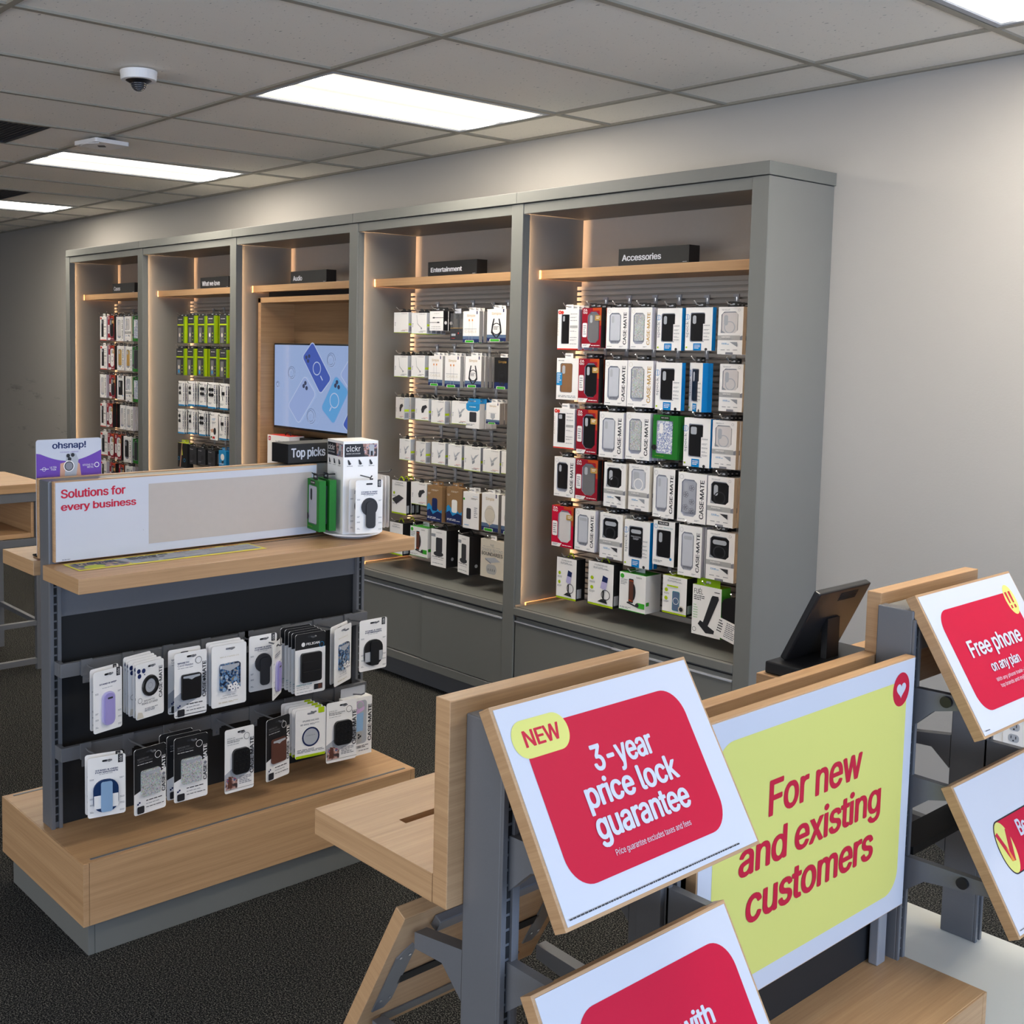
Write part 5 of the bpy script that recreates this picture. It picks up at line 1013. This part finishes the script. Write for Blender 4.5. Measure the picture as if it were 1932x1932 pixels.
def pouchbox(desc='clear-window box with lilac and blue phone pouch'):
    w, h, d = .112, .2, .035; mb = MB(); mb.box(0, w, 0, d, 0, h, 'white'); P = Print(mb, w, h); P.rr(.2, .8, .2, .95, .012, 'ltgrey'); P.poly([(.22, .42), (.66, .42), (.68, .74), (.26, .72)], 'pouchb'); P.poly([(.2, .62), (.3, .7), (.7, .78), (.72, .84), (.3, .78)], 'pink'); P.ring(.54, .87, .016, .003, 'pink'); P.rr(.3, .62, .22, .42, .008, 'bandg')
    for x, z in ((.5, .36), (.56, .33), (.5, .31)): P.circ(x, z, .004, 'dgrey')
    P.t('CASE\u00b7MATE', .84, .97, .22, .86, 'ink', .03, rot=True); P.lines(.36, .9, .12, .17, 2, 'dgrey'); P.lines(.5, .9, .06, .09, 1, 'gink')
    return w, h, d, [('carton', mb), ('hang_tab', tab_mesh(w, h, 'ltgrey', tw=.9, th=.03, y=.033))], desc, 'phone pouch box'
PK.update({'k_lil': lambda: clk('lilac', 'white card with lilac phone grip', False), 'k_blu': lambda: clk('blue', 'white card, blue and navy phone grip'), 'k_blk': lambda: clk('black', 'white card, black and white phone grip'), 'k_rnd': lambda: clk('round', 'white card with round dark phone grip'), 'k_lil2': lambda: clk('lilac', 'narrow-looking white card, lilac phone grip'),
  'rst': lambda: ringst(), 'hbk': lambda: holder('black', 'white card with black card holder'), 'hgl': lambda: holder('glit', 'black card with glitter card holder'), 'hbr': lambda: holder('brown', 'black card with brown card holder'), 'flc': lambda: florcard(), 'plw': lambda: pelwal(), 'stk': lambda: stickit(), 'pgr': lambda: pgring(), 'pch': lambda: pouchbox(),
  'gbx': lambda: floral('green box with dark phone case', 'win')})
def ghook(y, z, xt, zz):
    L = G.location; mb = MB(); y -= L.y
    mb.tube([(-3.095 - L.x, y, zz + .01), (-3.095 - L.x + .02, y, zz + .006), (xt - L.x, y, z), (xt + .014 - L.x, y, z + .008)], .0026, STEEL, n=6)
    mb.box(-3.097 - L.x, -3.091 - L.x, y - .017, y + .017, zz - .022, zz + .026, STEEL); mb.box(-3.097 - L.x, -3.0935 - L.x, y - .012, y + .012, zz - .045, zz - .022, STEEL); mb.cyl((-3.0935 - L.x, y + .004, zz - .036), .0045, .004, STEEL, 'x', 10)
    mb.build('peg_hook', G)
UP, LO = 'upper bar', 'lower bar'
# key, y0, zb, w, h, x front, turn, count, spacing, bar
GI = [('k_lil', 1.362, .622, .1, .178, -2.95, 12, 2, .022, UP, 'at the left end of the %s'), ('rst', 1.493, .636, .104, .165, -2.95, 12, 5, .013, UP, 'second from the left on the %s'), ('hbk', 1.625, .612, .11, .197, -2.95, 0, 2, .035, UP, 'third from the left on the %s'),
 ('flc', 1.752, .618, .124, .192, -2.95, 0, 3, .016, UP, 'in the middle of the %s'), ('k_rnd', 1.902, .635, .104, .178, -2.975, 0, 1, .02, UP, 'behind the lilac grip, %s'), ('k_lil2', 1.925, .622, .1, .178, -2.925, 40, 1, .02, UP, 'turned, middle of the %s'),
 ('plw', 2.062, .60, .117, .2, -2.95, -2, 5, .015, UP, 'right of the middle on the %s'), ('flc', 2.19, .612, .118, .192, -2.945, 25, 2, .02, UP, 'second from the right on the %s'), ('k_blk', 2.322, .633, .118, .175, -2.95, 0, 1, .02, UP, 'at the right end of the %s'),
 ('k_blu', 1.352, .372, .11, .176, -2.95, -10, 2, .02, LO, 'at the left end of the %s'), ('hgl', 1.49, .349, .11, .198, -2.95, 6, 1, .02, LO, 'second from the left on the %s'), ('hgl', 1.624, .353, .115, .198, -2.95, 0, 3, .022, LO, 'third from the left on the %s'),
 ('stk', 1.800, .338, .106, .202, -2.95, 0, 1, .02, LO, 'left of the brown holder, %s'), ('hbr', 1.944, .345, .106, .2, -2.95, 12, 1, .02, LO, 'right of the middle on the %s'), ('pgr', 2.078, .38, .115, .162, -2.965, -6, 5, .014, LO, 'third from the right on the %s'),
 ('stk', 2.192, .345, .118, .204, -2.95, -5, 1, .02, LO, 'beside the pouch box, %s'), ('pch', 2.285, .335, .115, .2, -2.975, 0, 1, .02, LO, 'at the right end of the %s')]
for key, y0, zb, w, h, xf, turn, n, dx, bar, pos in GI:
    W_, H_, D_, desc, cat = dims(key); sx, sz = w / W_, h / H_; tr = math.radians(turn)
    zz = .771 if bar == UP else .519
    ghook(y0 + w * .52, zb + h * .935 if key != 'pch' else zb + h + .015, xf + .012, zz)
    for k in range(n):
        a = tr + (random.uniform(-.03, .03) if k else 0); off = random.uniform(-.003, .003) if k else 0
        # pivot about the middle of the card
        a = abs(a) * (1 if turn >= 0 else -1) if abs(turn) > 5 else a; yy = y0 + off + w / 2 - w / 2 * math.cos(a) + (-.012 * (k) if key == 'hgl' and n > 1 else 0) + (-.004 * k if key in ('rst', 'plw', 'pgr') else 0); xx = xf - k * dx + w / 2 * math.sin(a)
        lab = '%s, %s' % (desc, pos % bar) if k == 0 else '%s, %s back, %s' % (desc, ORD[k], (pos % bar).replace('at the ', '').replace('on the ', '').replace('in the ', '').replace('of the ', 'of '))
        place_pack(key, xx, yy, zb + (.003 * k if D_ < .02 else 0), sx, sz, lab, '%ss on the %s of the gondola' % (cat, bar), R90 + a)
# packages on the spinner tower
cs, sn = math.cos(math.radians(-12.4)), math.sin(math.radians(-12.4))
def sp(x, y): return (-3.052 + x * cs - y * sn, 2.362 + x * sn + y * cs)
W_, H_ = dims('gbx')[:2]
for k in range(2):
    px, py = sp(-.05 + .004 * k, -.145 + .036 * k); place_pack('gbx', px, py, 1.108 + .002 * k, .102 / W_, .17 / H_, 'green box hung on the left face of the spinner tower' + (', behind another' if k else ', front one'), 'green boxes on the spinner tower', math.radians(-12.4))
W_, H_ = dims('k_rnd')[:2]
for k in range(2):
    px, py = sp(.12 - .03 * k, -.044 - .01 * k); place_pack('k_rnd', px, py, 1.106, .1 / W_, .178 / H_, 'white card, round dark phone grip, on the spinner tower' + (', behind another' if k else ', front one'), 'phone grip cards on the spinner tower', R90 + math.radians(-12.4) + (.1 if k else 0))
for k in range(3):
    px, py = sp(.052 - .004 * k, .088 + .016 * k); place_pack('k_blk', px, py, 1.106, .1 / W_, .178 / H_, 'white card seen edge-on, right side of the spinner tower, %s' % ('innermost', 'middle one', 'outermost')[k], 'phone grip cards on the spinner tower', math.pi + math.radians(-12.4) + .05 * k)

# ================================================================ HIGH TABLE AT THE LEFT EDGE
t = thing('high_table', 'high oak-topped table with grey steel frame at the left edge', 'table', (-5.97, 1.6, 0))
zt = .985; wbox('table_top', t, -6.27, -5.67, .6, 2.38, zt - .045, zt, WOODY)
wbox('apron', t, -6.25, -6.22, .63, 2.35, zt - .095, zt - .046, STEEL); wbox('apron', t, -5.71, -5.68, .63, 2.35, zt - .095, zt - .046, STEEL)
for x in (-6.25, -5.71):
    for y in (.63, 2.32): wbox('leg', t, x, x + .03, y, y + .03, 0, zt - .096, STEEL)
wbox('foot_rail', t, -5.708, -5.682, .66, 2.32, .03, .06, STEEL); wbox('foot_rail', t, -5.708, -5.682, .66, 2.32, .235, .26, STEEL); wbox('foot_rail', t, -6.248, -6.222, .66, 2.32, .235, .26, STEEL); wbox('foot_rail', t, -6.22, -5.71, 2.324, 2.346, .235, .26, STEEL)
wbox('inner_shelf', t, -6.22, -5.70, .7, 2.30, .70, .725, WOODY); wbox('shelf_side', t, -6.22, -5.70, 2.301, 2.318, .70, .886, WOODX); wbox('shelf_rail', t, -5.70, -5.68, .66, 2.32, .66, .698, STEEL)

# ================================================================ FOREGROUND RACK (three sections in a row)
F = thing('sign_rack', 'long grey steel sign rack with oak shelves in the foreground', 'display rack', (-1.295, 2.2, 0))
PX0, PX1 = -1.338, -1.252
YS = [1.28, 1.722, 2.630, 3.055]      # post positions, each .034 deep
for k, y in enumerate(YS):
    zb, ztp = (.185, 1.13) if k in (0, 3) else (.185, 1.13)
    wbox('post', F, PX0, PX1, y, y + .036, zb, ztp, STEEL, .003)
    slot_strip(F, PX1, y, y + .036, zb, ztp - .02)
    if k in (0, 1): wbox('inner_channel', F, PX0 + .03, PX1 - .002, (y + .0365) if k == 0 else y - .014, (y + .05) if k == 0 else y - .0005, zb, 1.05, STEEL, .001)
for ya, yb in ((1.28 + .052, 1.706), (2.668, 3.053)): wbox('header_panel', F, PX0 + .005, PX1 - .004, ya, yb, 1.03, 1.128, GREYP)
wbox('header_panel', F, PX0 + .005, PX1 - .008, 1.760, 2.628, .90, .985, GREYP)
wbox('black_back_panel', F, PX0 + .03, PX0 + .045, 1.760, 2.628, .284, .90, BLACKP, 0)
wbox('panel_support', F, -1.285, -1.262, 2.565, 2.603, .2825, .94, mat('light_steel', (150, 152, 158), .4, .3), .003)
# oak backboards rising from the rear shelves
for ya, yb, zt_ in ((1.245, 1.762, 1.155), (1.764, 2.646, 1.008), (2.648, 3.165, 1.155)):
    wbox('backboard', F, -1.375, -1.3395, ya, yb, .80 if ya < 1.3 else .90, zt_, WOODY, .0015)
def slotted_shelf():
    L = F.location; mb = MB()      # rear shelf with a rounded cable slot cut through it
    x0, x1, y0, y1, z0, z1 = -1.712, -1.376, 1.245, 1.762, .80, .85
    sx0, sx1, sy0, sy1 = -1.576, -1.556, 1.34, 1.66
    for a, b, c, d in ((x0, sx0, y0, y1), (sx1, x1, y0, y1), (sx0, sx1, y0, sy0), (sx0, sx1, sy1, y1)): mb.box(a - L.x, b - L.x, c - L.y, d - L.y, z0, z1, WOODY)
    mb.build('rear_shelf', F)
slotted_shelf()
wbox('rear_shelf', F, -1.545, -1.376, 2.455, 2.645, .905, .945, WOODY); wbox('rear_shelf', F, -1.545, -1.376, 2.647, 3.165, .905, .945, WOODY)
# plinths
plinth(F, -1.535, -1.055, 1.764, 2.666, .10, .282, strips=False)
for ya, yb in ((1.245, 1.763), (2.667, 3.135)):
    wbox('white_base', F, -1.56, -.95, ya, yb, .165, .185, WHITE, .001); wbox('base_kick', F, -1.53, -.98, ya + .02, yb - .02, 0, .165, STEEL, .001)
wbox('lower_shelf', F, -1.33, -1.255, 2.70, 3.05, .52, .54, BLACKP, 0)
# arms holding the tilted boards
def arm(y, zt_, zb, x1, ztip, knob=None, mirror=False, thick=.028):
    L = F.location; s = -1 if mirror else 1
    x0 = (PX0 if mirror else PX1) - L.x; X = lambda d: x0 + s * d
    reach = abs(x1 - (PX0 if mirror else PX1))
    mb = MB(); pts = [(X(.001), zb), (X(.05), zt_ - .045), (X(reach), ztip - .03), (X(reach), ztip), (X(.001), zt_)]
    mb.prism(pts, y - L.y, y + thick - L.y, STEEL); o = mb.build('bracket_arm', F, .001)
    if knob is not None:
        kb = MB(); kb.cyl((X(reach * .68), y - .010 - L.y, ztip - .018), .013, .010, BLK, 'y', 20); kb.build('knob', o)
for y in (YS[0] + .016, YS[1] - .002, YS[2] + .016, YS[3] - .002):
    arm(y + .002, .946, .852, -1.134, .950, True, thick=.02)
    arm(y + .002, .733, .646, -1.150, .733, thick=.02); arm(y + .002, .535, .448, -1.048, .540, True, thick=.02)
for y in (YS[0], YS[1], YS[2], YS[3]):
    arm(y + .002, .72, .63, -1.46, .70, None, True); arm(y + .002, .47, .40, -1.575, .48, None, True)
def tilted(label, name, y0, top, bot, cat='sign'):
    (xt, zt_), (xb, zb) = top, bot; th = math.atan2(xb - xt, zt_ - zb)
    o = thing(name, label, cat, (xb, y0, zb), 0, 'tilted poster boards'); o.rotation_euler = (-th, 0, R90); return o, math.hypot(xb - xt, zt_ - zb)
def poster_board(t, w, h, th=.026):
    mb = MB(); mb.box(-.006, w + .006, .0005, th, -.006, h + .006, WOODX); mb.build('board', t, .001)
    mb = MB(); mb.box(0, w, -.0008, .0005, 0, h, PAPER); mb.build('sheet', t)
# 1: 3-year price lock guarantee
W1 = .473
K_ = 1.0417; W1 *= K_
t, h = tilted('tilted white and red poster lettered 3-year price lock guarantee', 'poster_board', 1.253, (-1.25, 1.162), (-1.083, .8765)); poster_board(t, W1, h)
mb = MB(); P = Print(mb, K_, K_, -.001); P.poly(rrect(.037, .4225, .039, .2785, .048, 10), 'red'); P.poly(rrect(.0153, .1392, .2345, .2925, .0285, 10), 'yel')
P.t('NEW', .0395, .120, .251, .2765, REDT, .03); P.t('3-year', .165, .313, .1755, .227, PAPER, .035); P.t('price lock', .1222, .348, .127, .178, PAPER, .035); P.t('guarantee', .1205, .350, .0785, .128, PAPER, .035)
P.t('Price guarantee excludes taxes and fees', .1427, .3295, .0605, .0725, PAPER, 0); P.lines(.006, .426, .0068, .0092, 1, 'dgrey', 5, .9, .02); o = mb.build('printing', t); o['kind'] = 'stuff'
# 2: lower left poster, mostly below the frame
t, h = tilted('lower tilted red poster under the price lock poster, showing the word with', 'poster_board', 1.253, (-1.145, .737), (-.985, .4515)); poster_board(t, W1, h)
mb = MB(); P = Print(mb, K_, K_, -.001); P.poly(rrect(.055, .4455, .04, .270, .05, 10), 'red'); P.t('with', .2647, .352, .1625, .1955, PAPER, .035); o = mb.build('printing', t); o['kind'] = 'stuff'
# 3: free phone
t, h = tilted('tilted red poster lettered Free phone on any plan, top right', 'poster_board', 2.642, (-1.25, 1.162), (-1.083, .8765)); poster_board(t, W1, h)
mb = MB(); P = Print(mb, K_, K_, -.001); P.poly(rrect(.0417, .428, .0416, .2755, .045, 10), 'red'); P.poly(ellipse(.4125, .256, .0265, .0375), 'yel')
for x in (.4005, .4185): P.poly([(x - .0055, .276), (x + .0055, .276), (x + .0035, .2475), (x - .0035, .2475)], REDT); P.r(x - .004, x + .004, .2345, .2425, REDT)
P.t('Free phone', .105, .3705, .1465, .196, PAPER, .03); P.t('on any plan', .1636, .312, .109, .139, PAPER, .03); P.t('With any phone trade-in from our', .158, .372, .0905, .1015, PAPER, -.01); P.t('top brands and myPlan required', .165, .365, .076, .087, PAPER, -.01); P.lines(.006, .03, .006, .0095, 1, 'ink'); o = mb.build('printing', t); o['kind'] = 'stuff'
# 4: V pill
t, h = tilted('lower right tilted poster with yellow disc bearing a red V', 'poster_board', 2.642, (-1.145, .737), (-.985, .4515)); poster_board(t, W1, h)
mb = MB(); P = Print(mb, K_, K_, -.001)
body = lambda e, m: P.poly([(.104 - (.034 + e) * math.sin(math.pi * k / 16), .158 + (.0545 + e) * math.cos(math.pi * k / 16)) for k in range(17)] + [(.41 + (.034 + e) * math.sin(math.pi * k / 16), .158 - (.0545 + e) * math.cos(math.pi * k / 16)) for k in range(17)], m)
body(.003, 'ink'); body(0, 'red'); P.poly(ellipse(.104, .158, .034, .0545), 'yel'); P.poly([(.076, .1905), (.088, .194), (.1065, .150), (.1265, .193), (.1425, .189), (.1165, .127), (.1005, .1285)], REDT); P.poly([(.1005, .1285), (.112, .128), (.1065, .15), (.099, .16)], 'orange')
P.t('Be', .1805, .225, .163, .199, PAPER, .035); P.t('C', .18, .205, .12, .155, PAPER, .035); P.lines(.006, .03, .006, .0095, 1, 'ink'); o = mb.build('printing', t); o['kind'] = 'stuff'
# upright poster between the posts
t = thing('poster_board', 'upright yellow poster lettered For new and existing customers', 'sign', (-1.2335, 1.792, .436), R90)
w, h = .819, .592; mb = MB(); mb.box(-.003, w + .003, .0005, .024, -.003, h + .003, WOODX); mb.build('board', t, .001); mb = MB(); mb.box(0, w, -.0008, .0005, 0, h, PAPER); mb.build('sheet', t)
mb = MB(); P = Print(mb, 1.012, 1.012, -.001); P.poly(rrect(.044, .775, .042, .5405, .055, 10, (1, 1, 0, 1)), 'yel'); P.poly(ellipse(.7485, .5215, .0375, .039), REDT)
hp = [(.7485 + .0016 * 16 * math.sin(a) ** 3 * .82, .521 + .0012 * (13 * math.cos(a) - 5 * math.cos(2 * a) - 2 * math.cos(3 * a) - math.cos(4 * a))) for a in [2 * math.pi * k / 32 for k in range(32)]]; P.poly(hp, PAPER)
P.t('For new', .228, .589, .3555, .431, REDT, .03); P.t('and existing', .131, .679, .2364, .3297, REDT, .03); P.t('customers', .161, .655, .153, .2247, REDT, .03); o = mb.build('printing', t); o['kind'] = 'stuff'
# rear boards seen from behind (same tilt, leaning to the other side)
for y0, lab in ((1.252, 'tilted oak board on the rear of the rack, seen from behind, nearest'), (2.60, 'tilted oak board on the rear of the far rack section')):
    t = thing('rear_board', lab, 'display board', (-1.605, y0, .438), 0, 'rear tilted boards'); th = math.atan2(.150, .292); t.rotation_euler = (0, th, 0)
    # local x to the rack, z up the slope
    wd, hh = .49, .335; mb = MB(); mb.box(-.028, 0, 0, wd, 0, hh, WOODY); mb.build('board', t, .0015)
    mb = MB()
    for a, b in ((.025, .065), (wd - .065, wd - .025)): mb.prism([(a, .07), (b - .012, .07), (b, .09), (b, .235), (b - .012, .25), (a + .012, .235), (a, .22)], -.003, -.0002, STEEL, Matrix.Rotation(R90, 4, 'Z'))
    o = mb.build('mounting_plate', t); o['kind'] = 'stuff'
    for zz in (.145, .03):
        mb = MB(); mb.box(.0003, .003, .06, wd - .06, zz - .012, zz + .012, STEEL if zz < .1 else STEELD); mb.build('rail', t)
    mb = MB(); mb.box(.0004, .018, .08, wd - .08, .285, .312, STEEL); mb.build('cross_tube', t, .002)
    for a in (.034, .055, wd - .055, wd - .034):
        for zz in (.10, .22):
            mb = MB(); mb.cyl((.0032, a, zz), .003, .0015, CHROME, 'x', 10); mb.build('screw', t)
# tablet on the rear shelf
t = thing('tablet_display', 'black tablet on a black stand, seen from behind, on the rear oak shelf', 'tablet', (-1.60, 2.635, .9455), math.radians(90))
mb = MB(); mb.box(-.165, .155, -.215, -.068, 0, .030, BLK); mb.build('stand_base', t, .004)
mb = MB(); mb.box(-.125, .115, -.009, .009, 0, .20, BLK); o = mb.build('tablet', t, .004); o.location = (0, -.09, .032); o.rotation_euler = (math.radians(25), 0, 0)
mb = MB()
for k in range(5): mb.box(-.02, .06, -.0100, -.0092, .165 + .005 * k, .1675 + .005 * k, STEELD)
g_ = mb.build('vent_grille', o); g_['kind'] = 'stuff'
mb = MB(); mb.prism([(-.028, .028), (.028, .028), (.028, .13), (-.028, .13)], -.150, -.135, BLK, Matrix.Translation((0, -.0, 0))); mb.build('neck', t, .002)
